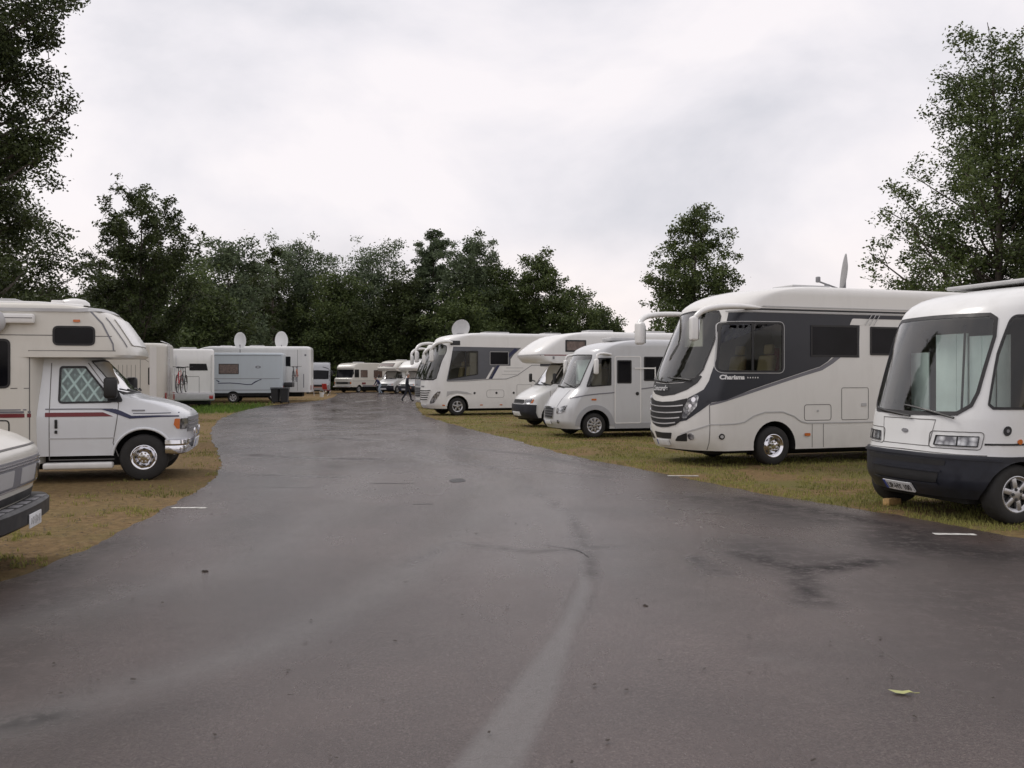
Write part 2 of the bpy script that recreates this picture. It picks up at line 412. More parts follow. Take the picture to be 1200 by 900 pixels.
def add_lines(bmt,sh,mode,lines,w=.012,off=.004,closed=False,step=(.15,.15),depth=.006):
    for pts in lines:
        bm=bmesh.new()
        for q in ribbon(pts,w,closed):
            try: bm.faces.new([bm.verts.new((p[0],p[1],0)) for p in q])
            except ValueError: pass
        bmesh.ops.remove_doubles(bm,verts=bm.verts[:],dist=1e-4)
        flat_to_shell(bm,sh,mode,off,depth,step); bmesh.ops.recalc_face_normals(bm,faces=bm.faces[:])
        me=bpy.data.meshes.new('tmp'); bm.to_mesh(me); bm.free(); bmt.from_mesh(me); bpy.data.meshes.remove(me)
def lines(name,sh,mode,pl,mat,parent,w=.012,off=.004,closed=False):
    bm=bmesh.new(); add_lines(bm,sh,mode,pl,w,off,closed); return build(name,bm,mat,parent)
def arc2(cx,cz,r,a0,a1,n=14): return [(cx+r*math.cos(R(a0+(a1-a0)*i/n)),cz+r*math.sin(R(a0+(a1-a0)*i/n))) for i in range(n+1)]
def text_on(name,sh,mode,s,u0,z0,h,mat,parent,off=.006,width=None,bold=.0,shear=0,rev=False):
    """lettering laid on the vehicle skin; u0 = left edge as read"""
    cu=bpy.data.curves.new('txt','FONT'); cu.body=s; cu.size=1; cu.offset=bold; cu.shear=shear
    o=bpy.data.objects.new('txt',cu); COL.objects.link(o); dg=bpy.context.evaluated_depsgraph_get(); dg.update()
    me=bpy.data.meshes.new_from_object(o.evaluated_get(dg)); bpy.data.objects.remove(o); bpy.data.curves.remove(cu)
    xs=[v.co.x for v in me.vertices]; ys=[v.co.y for v in me.vertices]
    if not xs: return None
    x0,x1,y0,y1=min(xs),max(xs),min(ys),max(ys); k=h/(y1-y0); kx=(width/(x1-x0)) if width else k
    d=-1 if (mode=='sideL') else 1
    for v in me.vertices:
        u=u0+d*(v.co.x-x0)*kx; z=z0+(v.co.y-y0)*k
        v.co=Vector(sh.at(mode,u,z,off))
    me.name=name
    return link(name,me,[mat],parent,smooth=False)
# ---- vehicle skins
def shell_bm(sh,inset_d=0.,z0=None,z1=None,x_back=None,mi=0,NA=16,flat_top=False,zs_extra=()):
    """closed loft of the shell (or, with inset, of its hollow)"""
    z0=sh.z0 if z0 is None else z0; z1=sh.zt if z1 is None else z1
    zs=set([round(z0,4),round(z1,4)]); 
    for z,_ in sh.nose:
        if z0<z<z1: zs.add(round(z,4))
    k=z0
    while k<z1: zs.add(round(k,4)); k+=.075
    r=sh.r
    if not flat_top and inset_d==0:
        zs=set(z for z in zs if z<=z1-r); zs|={round(z1-r+r*math.sin(a*PI/2/5),4) for a in range(0,6)}
    zs=sorted(zs); zz=[zs[0]]
    for z in zs[1:]:
        if z-zz[-1]>.004: zz.append(z)
    bm=bmesh.new(); rings=[]
    for z in zz:
        ins=inset_d
        if not flat_top and inset_d==0 and z>z1-r:
            s_=(z-(z1-r))/r; ins+=r*(1-math.sqrt(max(0,1-s_*s_)))
        W=sh.wp(z)-ins; xf=sh.xf(z)-ins; xr=(sh.rear(z) if x_back is None else x_back)+ins
        D=sh.D; n=sh.n; ring=[]
        half=[]
        for i in range(NA+1):
            th=i/NA*PI/2; half.append((xf-D+D*math.cos(th)**(2/n) if i<NA else xf-D, W*math.sin(th)**(2/n) if i else 0.))
        rr=sh.rr if x_back is None else .03
        xe=xr+rr
        m=max(2,int((sh.L)/.5))
        for i in range(1,m+1): half.append((xf-D+(xe-(xf-D))*i/m,W))
        for i in range(1,5): a=i/4*PI/2; half.append((xe-rr*math.sin(a),W-rr+rr*math.cos(a)))
        half.append((xr,(W-rr)*.5)); 
        full=half+[(xr,0.)]+[(x,-y) for x,y in reversed(half) if y>1e-6]
        rings.append([bm.verts.new((x,y,z)) for x,y in full])
    n=len(rings[0])
    for a,b in zip(rings,rings[1:]):
        for k in range(n): bm.faces.new((a[k],a[(k+1)%n],b[(k+1)%n],b[k]))
    bm.faces.new(rings[0][::-1]); bm.faces.new(rings[-1])
    for f in bm.faces: f.material_index=mi
    bmesh.ops.recalc_face_normals(bm,faces=bm.faces[:])
    return bm
def boolean(bm,cutters):
    """difference with each cutter bmesh in turn (material indices are kept); a cut that collapses is retried slightly shifted"""
    def mk(b,nm):
        me=bpy.data.meshes.new(nm); b.to_mesh(me)
        for k in range(4): me.materials.append(None)
        o=bpy.data.objects.new(nm,me); COL.objects.link(o); return o
    cur=bm; bmesh.ops.triangulate(cur,faces=cur.faces[:])
    for ci,c in enumerate(cutters):
        bmesh.ops.triangulate(c,faces=c.faces[:])
        if c.calc_volume(signed=True)<0: bmesh.ops.reverse_faces(c,faces=c.faces[:])
        V0=abs(cur.calc_volume()); done=None
        for att,(sh,solver) in enumerate(((0,'EXACT'),(0,'FAST'),(.0023,'FAST'),(.0017,'EXACT'))):
            a=mk(cur,'a'); o=mk(c,'c'); o.location=(sh,sh*.37,sh*.61)
            md=a.modifiers.new('b','BOOLEAN'); md.operation='DIFFERENCE'; md.solver=solver; md.object=o
            dg=bpy.context.evaluated_depsgraph_get(); dg.update()
            me=bpy.data.meshes.new_from_object(a.evaluated_get(dg)); out=bmesh.new(); out.from_mesh(me); bpy.data.meshes.remove(me)
            for q in (a,o): m_=q.data; bpy.data.objects.remove(q); bpy.data.meshes.remove(m_)
            V1=abs(out.calc_volume())
            if V1>.35*V0 and V1<V0*1.0001: done=out; break
            out.free()
        if done: cur.free(); cur=done; bmesh.ops.triangulate(cur,faces=cur.faces[:])
        bmesh.ops.remove_doubles(cur,verts=cur.verts[:],dist=1e-5)
    for c in cutters: c.free()
    return cur
def arch_cut(bm,axles,r,W,depth=.42):
    for x,z in axles:
        for s in (1,-1):
            y0,y1=s*(W-depth),s*(W+.3)
            prof=[(0,min(y0,y1)),(r,min(y0,y1)),(r,max(y0,y1)),(0,max(y0,y1))]
            lathe(bm,prof,32,'y',(x,0,z),mi=1)
def body(name,sh,mats,parent,axles=(),ar=.42,windows=(),cav=None,aw=None,flat_top=False):
    """mats: [paint, well, lining]"""
    bm=shell_bm(sh,flat_top=flat_top); cut=[]
    if cav: cut.append(shell_bm(sh,inset_d=.07,z0=cav[0],z1=cav[1],x_back=cav[2],mi=2,flat_top=True))
    if axles:
        c=bmesh.new(); arch_cut(c,axles,ar,aw or sh.W0); cut.append(c)
    if windows and cav:
        for mode,poly in windows:
            c=bmesh.new(); add_patch(c,sh,mode,inset(poly,.03),off=.05,depth=.16,closed=True,step=(.12,.12),mi=2)
            bmesh.ops.remove_doubles(c,verts=c.verts[:],dist=1e-5); bmesh.ops.dissolve_degenerate(c,dist=1e-5,edges=c.edges[:])
            bmesh.ops.recalc_face_normals(c,faces=c.faces[:]); cut.append(c)
    if cut: bm=boolean(bm,cut)
    bmesh.ops.recalc_face_normals(bm,faces=bm.faces[:])
    o=build(name,bm,list(mats),parent,angle=32); return o
def window(sh,mode,poly,parent,glass='glass',fw=.035,name='window',gasket='gasket',pane='pane',off=.010):
    o=patch(name,sh,mode,poly,gasket,parent,off=off,depth=.02,hole=inset(poly,fw))
    p=patch(pane,sh,mode,inset(poly,fw*.8),glass,o,off=off-.005,depth=.006)
    return o
def wheel(parent,x,y,side,r=.35,style='spoke',w=.21,rr=None,nsp=6):
    """tyre with rim; side=+1 faces +y"""
    rr=rr or r*.62
    bm=bmesh.new()
    prof=[(rr,-.5),(rr+.01,-.52),(r*.9,-.5),(r*.975,-.40),(r,-.25),(r,.25),(r*.975,.40),(r*.9,.5),(rr+.01,.52),(rr,.5)]
    lathe(bm,[(a,b*w) for a,b in prof],36,'y',close=True)
    t=build('wheel',bm,['rubber'],parent,angle=50); t.location=(x,y,r)
    bm=bmesh.new(); s=side*w
    if style=='spoke':
        lathe(bm,[(rr+.008,.47*s),(rr-.012,.50*s),(rr-.03,.46*s),(rr-.05,.38*s),(rr-.052,.2*s),(0,.2*s)],36,'y')
        for f in bm.faces:
            if f.calc_center_median().xz.length<rr-.05: f.material_index=1
        for k in range(nsp):
            a=2*PI*k/nsp+.3
            box(bm,math.cos(a)*rr*.55,.36*s,math.sin(a)*rr*.55,rr*.85,.05,rr*.30,.012,rot=Matrix.Rotation(-a,3,'Y'))
        lathe(bm,[(rr*.42,.36*s),(rr*.38,.46*s),(rr*.2,.50*s),(0,.51*s)],20,'y')
        for k in range(5):
            a=2*PI*k/5; lathe(bm,[(.022,.47*s),(.018,.515*s),(0,.515*s)],8,'y',(math.cos(a)*rr*.27,0,math.sin(a)*rr*.27),mi=1)
    else:
        lathe(bm,[(rr+.008,.47*s),(rr-.012,.50*s),(rr-.03,.44*s),(rr-.06,.30*s),(rr*.68,.20*s),(rr*.52,.30*s),(rr*.44,.46*s),(rr*.30,.50*s),(0,.50*s)],36,'y')
        for k in range(8):
            a=2*PI*k/8; lathe(bm,[(.026,.22*s),(.026,.262*s),(0,.262*s)],8,'y',(math.cos(a)*rr*.72,0,math.sin(a)*rr*.72),mi=1)
            lathe(bm,[(.018,.40*s),(.016,.56*s),(0,.57*s)],8,'y',(math.cos(a+.4)*rr*.36,0,math.sin(a+.4)*rr*.36))
    rm=build('rim',bm,['chrome' if style=='chrome' else 'rim','rimdark'],t,angle=40)
    return t
def rear_wheels(parent,x,W,r,style='spoke'):
    for s in (1,-1): wheel(parent,x,s*(W-.17),s,r,style)
def arch_lip(name,parent,sh,md,cx,cz,r,mat,a0=5,a1=175,w=.022,off=.006):
    bm=bmesh.new(); P=[sh.at(md,min(x,sh.xf(max(z,sh.z0))-.03),max(z,sh.z0),off) for x,z in arc2(cx,cz,r,a0,a1,24)]
    tube(bm,P,w,8); return build(name,bm,[mat],parent,angle=60)
def chassis(parent,x0,x1,W,z0=.22,z1=.45):
    bm=bmesh.new(); box(bm,(x0+x1)/2,0,(z0+z1)/2,abs(x1-x0),W*2,z1-z0,.02); box(bm,(x0+x1)/2,W*.55,z0-.02,abs(x1-x0)*.7,.09,.1); box(bm,(x0+x1)/2,-W*.55,z0-.02,abs(x1-x0)*.7,.09,.1)
    return build('chassis',bm,['well'],parent)
def rbox(name,mat,parent,cx,cy,cz,sx,sy,sz,bev=.02,rot=None,seg=3):
    bm=bmesh.new(); box(bm,cx,cy,cz,sx,sy,sz,bev,rot,seg); return build(name,bm,[mat],parent)
def cab_seats(parent,x,zfloor,W,mat='seat'):
    for s in (1,-1):
        bm=bmesh.new(); y=s*W*.5
        box(bm,x,y,zfloor+.42,.5,.5,.14,.05,seg=3)
        box(bm,x-.27,y,zfloor+.80,.14,.48,.70,.06,rot=Matrix.Rotation(R(-10),3,'Y'),seg=3)
        box(bm,x-.36,y,zfloor+1.26,.10,.27,.20,.04,rot=Matrix.Rotation(R(-8),3,'Y'),seg=3)
        box(bm,x,y,zfloor+.2,.35,.35,.3,.02)
        build('seat',bm,[mat],parent)
def dashboard(parent,x,z,W,steer=1):
    bm=bmesh.new(); box(bm,x,0,z,.5,W*1.7,.12,.04,seg=3); build('dashboard',bm,['dash'],parent)
    bm=bmesh.new(); pts=[(x-.32+.19*math.sin(R(30))*math.cos(a)*1,steer*W*.5+.19*math.sin(a),z+.10+.17*math.cos(a)) for a in [2*PI*k/20 for k in range(21)]]
    tube(bm,pts,.014,6); build('steering_wheel',bm,['black'],parent)
def wiper(parent,sh,q0,z0,q1,z1):
    bm=bmesh.new(); a=Vector(sh.at('q',q0,z0,.04)); b=Vector(sh.at('q',(q0*.45+q1*.55),(z0*.45+z1*.55),.05)); tube(bm,[a,b],.014,6)
    P=[sh.at('q',q0+(q1-q0)*t,z0+(z1-z0)*t,.03) for t in (.12,.3,.5,.7,.85,1)]; tube(bm,P,.013,6)
    return build('wiper',bm,['black'],parent)
def disc_on(name,sh,mode,u,z,r,mat,parent,off=.012,n=16): return patch(name,sh,mode,[(u+r*math.cos(2*PI*k/n),z+r*math.sin(2*PI*k/n)) for k in range(n)],mat,parent,off=off,depth=.02)
def dish(parent,x,y,z,r,az,tilt=20,arm=True,mat='ltgrey',oval=1.,post=.35):
    """satellite dish on a short mast"""
    rz=Matrix.Rotation(az,3,'Z')@Matrix.Rotation(-R(tilt),3,'Y')
    bm=bmesh.new(); tube(bm,[(x,y,z),(x,y,z+post)],.03,8)
    c0=Vector((x,y,z+post+r*oval*.55))
    if arm:
        a=rz@Vector((.03,0,-r*oval*.9)); b=rz@Vector((r*1.0,0,-r*oval*.75)); tube(bm,[c0+a,c0+b],.012,6); 
        c=rz@Vector((r*1.05,0,-r*oval*.55)); tube(bm,[c0+b,c0+c],.035,8)
    box(bm,x,y,z+.02,.3,.3,.05,.01)
    m=build('dish_mount',bm,['grey'],parent)
    bm=bmesh.new(); rings=[]
    pr=[(0,-.09),(.3,-.078),(.6,-.05),(.85,-.015),(1,0),(1.01,-.012),(.85,-.035),(.6,-.07),(.3,-.1),(0,-.11)]
    lathe(bm,[(a*r,h*r*2) for a,h in pr],32,'x')
    for v in bm.verts: v.co.z*=oval; v.co=rz@v.co+c0
    return build('satellite_dish',bm,[mat],parent,angle=60)
def roof_vent(parent,x,y,z,sx=.7,sy=.6,h=.1):
    bm=bmesh.new(); box(bm,x,y,z+h/2-.03,sx,sy,h,.03,seg=3); return build('roof_vent',bm,['ltgrey'],parent)
def veh(name,O,ang,label,cat='motorhome',group='motorhomes parked along the road'):
    return empty(name,(O[0],O[1],0),R(ang),label,cat,group)
WM=['white','well','inside']
# ================================================================ vehicles
def m2(half): return mirror(half)
def sides(fn):
    for s in (1,-1): fn(s,'sideL' if s>0 else 'sideR')
def qm(poly,s): return [(u*s,z) for u,z in poly]
def rear_common(v,sh,W,mat='red'):
    for s in (1,-1): patch('tail_lamp',sh,'rear',rect(s*(W-.3),.75,s*(W-.14),1.05,.03),'red',v,off=.02,depth=.03)
def plate_on(v,sh,mode,u0,z0,w,h,txt,off=.03):
    p=patch('number_plate',sh,mode,rect(u0,z0,u0+w,z0+h,.008),'plate',v,off=off,depth=.02)
    patch('country_strip',sh,mode,rect(u0+.004,z0+.004,u0+w*.09,z0+h-.004,0),'blue',p,off=off+.003,depth=.003)
    if txt: text_on('plate_lettering',sh,mode,txt,u0+w*.13,z0+h*.2,h*.6,'text_k',p,off=off+.004,width=w*.82,bold=.02)
    return p
def notched(xa,xb,z0,z1,axles,r):
    """skirt outline in (x,z) with wheel-arch notches; xa>xb (towards the rear)"""
    pts=[(xa,z1),(xa,z0)]
    for x,zc in axles:
        c=[(p,q) for p,q in arc2(x,zc,r,0,180,16) if q>=z0]
        c=[(x+math.sqrt(max(0,r*r-(z0-zc)**2)),z0)]+[p for p in c if p[1]>z0+.01]+[(x-math.sqrt(max(0,r*r-(z0-zc)**2)),z0)]
        pts+=c
    pts+=[(xb,z0),(xb,z1)]; return pts
# ---------------------------------------------------------------- R1 big white coach at the right edge
def build_coach_right():
    v=veh('motorhome',(4.777,11.515),196,'white integrated motorhome with dark blue-black bumper and big rounded windscreen, nearest on the right')
    sh=Shell(6.4,1.1,[(.28,-.12),(.5,0),(.75,0),(.8,-.02),(1.2,-.08),(1.3,-.11),(1.85,-.28),(2.39,-.48),(2.5,-.54),(2.62,-.68),(2.74,-1.0),(2.84,-1.7)],D=.65,n=2.4,r=.16)
    ax=[(-.7,.345),(-4.3,.345)]
    ws=rpoly(m2([(0,1.22),(.56,1.235),(.72,1.34),(.765,1.5),(.785,2.15),(.73,2.37),(.62,2.43),(0,2.44)]),.03,2)
    sw=lambda s: qm(rpoly([(.90,1.36),(.98,1.31),(1.62,1.31),(1.52,2.36),(1.20,2.40),(.88,2.40),(.845,1.95)],[.04,.05,.08,.10,.02,.10,.02]),s)
    W=[('q',ws),('q',sw(1)),('q',sw(-1))]
    body('body',sh,['white2','well','inside'],v,ax,.385,W,cav=(.95,2.6,-3.0))
    w=window(sh,'q',ws,v,glass='glass',fw=.045,name='windscreen')
    for s in (1,-1):
        md='sideL' if s>0 else 'sideR'
        window(sh,'q',sw(s),v,glass='glassdark',fw=.03)
        window(sh,md,rect(-1.45,1.32,-2.1,2.36,.09),v,glass='dkglass'); window(sh,md,rect(-2.6,1.45,-3.6,2.1,.09),v,glass='dkglass'); window(sh,md,rect(-4.4,1.45,-5.6,2.1,.09),v,glass='dkglass')
        h=patch('headlight',sh,'q',qm(rpoly([(.33,.88),(.86,.88),(.87,1.005),(.35,1.0)],.012),s),'lamp',v,off=.012,depth=.02)
        patch('headlight_frame',sh,'q',qm(rpoly([(.33,.88),(.86,.88),(.87,1.005),(.35,1.0)],.012),s),'black',h,off=.02,depth=.02,hole=qm(inset(rpoly([(.33,.88),(.86,.88),(.87,1.005),(.35,1.0)],.012),.012),s))
        patch('lamp_divider',sh,'q',qm([(.595,.885),(.61,.885),(.612,1.0),(.597,1.0)],s),'black',h,off=.018,depth=.01)
        lines('headlight_surround',sh,'q',[qm(rpoly([(.27,.85),(.90,.85),(.93,1.05),(.27,1.045)],.05),s)],'gap',v,w=.010,closed=True)
        lines('rubbing_line',sh,'q',[qm([(.94,.915),(1.3,.915),(3,.915),(6,.915)],s)],'black',v,w=.022,off=.008)
        c=disc_on('filler_cap',sh,'q',s*1.23,1.07,.055,'black',v); disc_on('cap_lock',sh,'q',s*1.23,1.07,.02,'grey',c,off=.02)
        disc_on('side_marker',sh,'q',s*1.41,.945,.03,'orange',v)
    patch('bumper_top_gap',sh,'q',m2([(0,.808),(.62,.792),(1.0,.792),(1.0,.782),(0,.795)]),'gap',v,off=.004,depth=.01)  # dark gap line across the front just above the bumper
    lines('bonnet_lid',sh,'q',[[(-.27,.865),(.27,.865),(.32,1.175),(-.32,1.175)]],'gap',v,w=.011,closed=True)
    disc_on('badge',sh,'q',0,1.03,.024,'grey',v,n=10)
    # dark lower apron all round the front and along the sides
    bm=bmesh.new(); z0,z1=.27,.775
    qs=lambda x,z,s: sh.q_side(x,z,s)
    half=[(0,z0+.02)]+[(sh.q_side(x,z),z) for x,z in notched(-.24,-6.2,z0+.02,z1,ax,.378)[1:]]+[(0,z1)]
    for s in (1,-1): add_patch(bm,sh,'q',qm(half,s),off=.03,depth=.05,step=(.12,.1))
    bp=build('bumper',bm,['darkplastic'],v,angle=30)
    patch('air_slot',sh,'q',rpoly([(-.5,.655),(.5,.655),(.52,.715),(-.52,.715)],.02),'black',bp,off=.034,depth=.004)
    patch('air_slot',sh,'q',rpoly([(-.36,.455),(.40,.455),(.44,.565),(-.40,.565)],.03),'black',bp,off=.034,depth=.004)
    lines('bumper_ridge',sh,'q',[[(-1.2,.735),(-.6,.75),(0,.755),(.6,.75),(1.2,.735)],[(-.42,.585),(0,.588),(.46,.585)],[(-.38,.44),(0,.437),(.42,.44)]],'darkplastic',bp,w=.022,off=.048)
    plate_on(v,sh,'front',-.34,.315,.52,.11,'LIP-HY 100',off=.056)
    for s in (1,-1):
        wheel(v,-.7,s*.965,s,.345,'spoke',.23,rr=.215,nsp=6); wheel(v,-4.3,s*.965,s,.345,'spoke',.23,rr=.215)
    chassis(v,-.3,-6,.75,.2,.4)
    wiper(v,sh,.05,1.20,-.50,1.28); wiper(v,sh,.55,1.20,-.02,1.33)
    dashboard(v,-.72,1.12,.95); cab_seats(v,-1.35,.72,.95,'seat')
    for y0,y1,zt in ((-.90,-.52,2.0),(-.34,.20,2.22),(.23,.80,2.18)):
        bm=bmesh.new(); n=3
        for i in range(n):
            ya=y0+(y1-y0)*i/n; yb=y0+(y1-y0)*(i+1)/n; k=.004*math.sin(i*2.1)
            box(bm,-.80+k-.12*abs((ya+yb)/2)**2,(ya+yb)/2,(1.16+zt)/2,.02,abs(yb-ya)+.002,zt-1.16,0)
        build('thermal_blind',bm,['blind'],v)
    bm=bmesh.new(); tube(bm,[(-.70,.21,1.2),(-.76,.21,2.32)],.014,6); build('curtain_rod',bm,['black'],v)
    rbox('roof_deck','ltgrey',v,-3.75,0,2.855,4.9,1.5,.05,.02); rear_common(v,sh,1.1)
    return v
# ---------------------------------------------------------------- R2 white and anthracite liner
def build_liner():
    v=veh('motorhome',(2.899,18.181),200,'white motorhome with anthracite flank, silver lettering and overhanging horn-shaped mirrors')
    sh=Shell(8.6,1.15,[(.3,-.12),(.45,-.04),(.7,0),(1.3,-.03),(1.6,-.1),(2.2,-.35),(2.9,-.68),(3.02,-.72),(3.1,-.82),(3.2,-1.0),(3.33,-1.4),(3.42,-2.0)],D=.7,n=2.0,r=.16)
    ax=[(-1.77,.37),(-6.3,.37)]
    ws=rpoly(m2([(0,1.55),(.45,1.575),(.70,1.64),(.785,1.80),(.79,2.3),(.70,2.82),(.62,2.93),(0,2.96)]),.03,2)
    sw=rpoly([(-.54,1.76),(-1.96,1.76),(-1.96,2.70),(-.77,2.69)],[.12,.1,.1,.1])
    body('body',sh,['ivory','well','inside'],v,ax,.47,[('q',ws),('sideL',sw)],cav=(1.05,3.1,-3.4))
    window(sh,'q',ws,v,fw=.03,name='windscreen')
    patch('name_panel',sh,'q',rpoly(m2([(0,1.30),(.30,1.335),(.56,1.43),(.74,1.56),(.80,1.68),(.76,1.70),(.45,1.56),(0,1.535)]),.01,2),'black',v,off=.008)
    text_on('front_lettering',sh,'front','Concorde',-.44,1.40,.10,'ltgrey',v,off=.04,width=.62,bold=.03)
    g=patch('grille',sh,'q',rpoly(m2([(0,.70),(.18,.715),(.36,.76),(.46,.83),(.55,.95),(.585,1.17),(.60,1.275),(.30,1.21),(0,1.19)]),.01,2),'black',v,off=.012)
    for z,e in ((1.12,.53),(1.00,.52),(.89,.47),(.79,.38)):
        lines('grille_bar',sh,'q',[[(q,z-.035*(1-(q/e)**2)+.02) for q in [e*(-1+2*i/14) for i in range(15)]]],'alu',g,w=.022,off=.035)
    for s in (1,-1):
        md='sideL' if s>0 else 'sideR'; Q=lambda x,z: (sh.q_side(x,z)*1.0,z)
        fl=[(.46,.83),(.60,.86),(.84,1.02),(1.10,1.20),Q(-.72,1.25),Q(-1.27,1.44),Q(-1.9,1.62),Q(-2.47,1.78),Q(-2.80,1.87),Q(-2.98,1.97),Q(-3.07,2.05),Q(-3.73,2.05),Q(-3.73,2.4),Q(-3.73,2.885),Q(-2,2.885),(.82,2.885),(.93,2.3),(.97,1.9),(.965,1.6),(.90,1.44),(.80,1.38),(.61,1.28),(.585,1.15),(.56,.95)]
        hq=[(sh.q_side(x,z)*s,z) for x,z in inset(sw,.01)]
        fb=patch('flank_band',sh,'q',qm(fl,s),'anth',v,off=.005,step=(.12,.12),holes=[hq] if s>0 else []); patch('top_band',sh,md,rect(-3.73,2.81,-8.3,2.885,0),'anth',fb,off=.005)
        patch('panel_corner',sh,md,rpoly([(-3.50,2.685),(-3.80,2.685),(-3.80,2.81),(-3.56,2.81)],[.0,0,0,.06]),'ivory',v,off=.008)
        h=patch('headlight',sh,'q',qm(rpoly([(.51,.895),(.60,.90),(.80,1.12),(.83,1.32),(.76,1.34),(.62,1.25),(.54,1.10)],.03),s),'lamp',v,off=.016)
        for u,z,r in ((.73,1.25,.045),(.67,1.13,.035),(.61,1.02,.035)): disc_on('lamp_bowl',sh,'q',s*u,z,r,'chrome',h,off=.024,n=14)
        patch('swoosh_stripe',sh,md,[(-.42,1.14),(-1.27,1.375),(-1.9,1.55),(-2.47,1.705),(-2.85,1.80),(-3.10,1.93),(-3.28,2.05),(-3.12,2.05),(-2.98,1.955),(-2.80,1.86),(-2.47,1.77),(-1.9,1.61),(-1.27,1.43),(-.42,1.18)],'stripe_grey',v,off=.004)
        w=window(sh,md,sw,v,glass='glassdark' if s>0 else 'dkglass',fw=.035)
        lines('window_trim',sh,md,[inset(sw,-.015)],'ltgrey',w,w=.012,off=.014,closed=True)
        patch('window_bar',sh,md,rect(-1.25,1.79,-1.30,2.66,0),'black',w,off=.014,depth=.01)
        window(sh,md,rect(-2.58,2.06,-3.69,2.67,.03),v,glass='dkglass',off=.016); window(sh,md,rect(-3.99,2.10,-5.1,2.66,.03),v,glass='dkglass',off=.016); window(sh,md,rect(-6.2,2.10,-7.2,2.66,.03),v,glass='dkglass',off=.016)
        lines('locker_door',sh,md,[rect(-3.31,.84,-3.95,1.46,.04)],'gap',v,w=.011,closed=True); lines('locker_door',sh,md,[rect(-5.0,.84,-6.9,1.46,.04)],'gap',v,w=.011,closed=True)
        lines('gas_flap',sh,md,[rect(-2.44,.84,-3.06,1.14,.06)],'gap',v,w=.012,closed=True)
        disc_on('flap_lock',sh,md,-2.75,1.02,.022,'ltgrey',v); patch('locker_latch',sh,md,rect(-3.78,1.10,-3.90,1.16,.01),'ltgrey',v,off=.012)
        lines('belt_line',sh,md,[[(-.10,.60),(-.2,.68),(-.42,.79),(-.9,.80),(-1.10,.83),(-1.3,.94),(-1.55,1.01),(-1.95,1.01),(-2.2,.93),(-2.35,.83),(-2.5,.79),(-4,.785),(-8.3,.78)]],'ltgrey',v,w=.02,off=.012)
        [lines('panel_joint',sh,md,[[(x,zz),(x,.32)]],'gap',v,w=.01) for x,zz in ((-.42,1.15),(-2.62,.77),(-2.88,.77),(-5.0,.77))]
        patch('side_marker',sh,md,rect(-2.44,.545,-2.57,.60,.02),'orange',v,off=.02)
        m=disc_on('marker_light',sh,md,-.62,.57,.055,'black',v); disc_on('marker_lens',sh,md,-.62,.57,.03,'ltgrey',m,off=.02)
        patch('fog_recess',sh,'q',qm(rpoly([(.31,.455),(.58,.465),(.61,.63),(.40,.555)],.02),s),'black',v,off=.006)
        f=disc_on('fog_light',sh,'q',s*.68,.56,.065,'lamp',v,off=.014,n=20)
        lines('awning_rail',sh,md,[[(-1.15,2.945),(-8.3,2.945)]],'black',v,w=.035,off=.01); lines('gutter_ledge',sh,md,[[(-.9,2.905),(-8.3,2.905)],[(-1.5,3.00),(-8.3,3.00)]],'ltgrey',v,w=.02,off=.022)
        for k in range(3): lines('slash_mark',sh,md,[[(-3.86-.1*k,2.68),(-4.02-.1*k,2.90)]],'ltgrey',v,w=.014,off=.03)
        # horn mirror: arm from the roof edge curling forward, head hanging
        bm=bmesh.new(); tube(bm,[(-1.45,s*1.13,2.97),(-1.0,s*1.19,2.98),(-.55,s*1.20,2.96),(-.25,s*1.15,2.90),(-.10,s*1.10,2.78),(-.07,s*1.07,2.66)],[.035,.075,.085,.08,.07,.06],10,sm=4,flat=.7)
        a=build('mirror_arm',bm,['white'],v,angle=60)
        bm=bmesh.new(); box(bm,-.08,s*1.05,2.56,.13,.24,.46,.055,seg=4,rot=Matrix.Rotation(R(s*-14),3,'Z')); h=build('mirror_housing',bm,['white'],a,angle=60)
        bm=bmesh.new(); box(bm,-.155,s*1.065,2.54,.012,.18,.36,.004,rot=Matrix.Rotation(R(s*-14),3,'Z')); build('mirror_glass',bm,['chrome'],h)
    text_on('flank_lettering',sh,'sideL','Charisma',-.60,1.625,.088,'text_w',v,off=.012,width=.50,bold=.045,shear=.15)
    bm=bmesh.new()
    for k in range(5):
        cx,cz=-1.17-.055*k,1.66; st=[(cx+(.02 if i%2==0 else .008)*math.sin(PI*i/5),cz+(.02 if i%2==0 else .008)*math.cos(PI*i/5)) for i in range(10)]
        add_patch(bm,sh,'sideL',st,off=.012,depth=.004)
    build('star_row',bm,['text_w'],v)
    patch('air_intake',sh,'q',rpoly(m2([(0,.485),(.22,.49),(.27,.61),(0,.60)]),.01,2),'black',v,off=.006)
    plate_on(v,sh,'q',-.19,.37,.36,.10,None,off=.03)
    for s in (1,-1):
        wheel(v,-1.77,s*1.0,s,.37,'chrome',.24,rr=.225); wheel(v,-6.3,s*1.0,s,.37,'chrome',.24,rr=.225)
    chassis(v,-.5,-8.2,.8,.22,.42)
    wiper(v,sh,.10,1.56,-.55,1.62); wiper(v,sh,.62,1.60,.05,1.66)
    dashboard(v,-.95,1.28,1.0); cab_seats(v,-1.75,.95,1.0,'seat')
    rbox('dinette_back','redcloth',v,-2.55,.35,1.75,.15,1.1,1.0,.06); rbox('curtain','curtain',v,-2.18,.98,2.15,.18,.06,.95,.02)
    rbox('sun_blind','curtain',v,-.98,-.45,2.55,.02,.7,.55,.005)
    # interior mirror, roof gear
    rbox('roof_vent','ltgrey',v,-3.0,.3,3.44,.9,.7,.1,.03); rbox('roof_vent','ltgrey',v,-5.4,-.2,3.44,.7,.7,.1,.03)
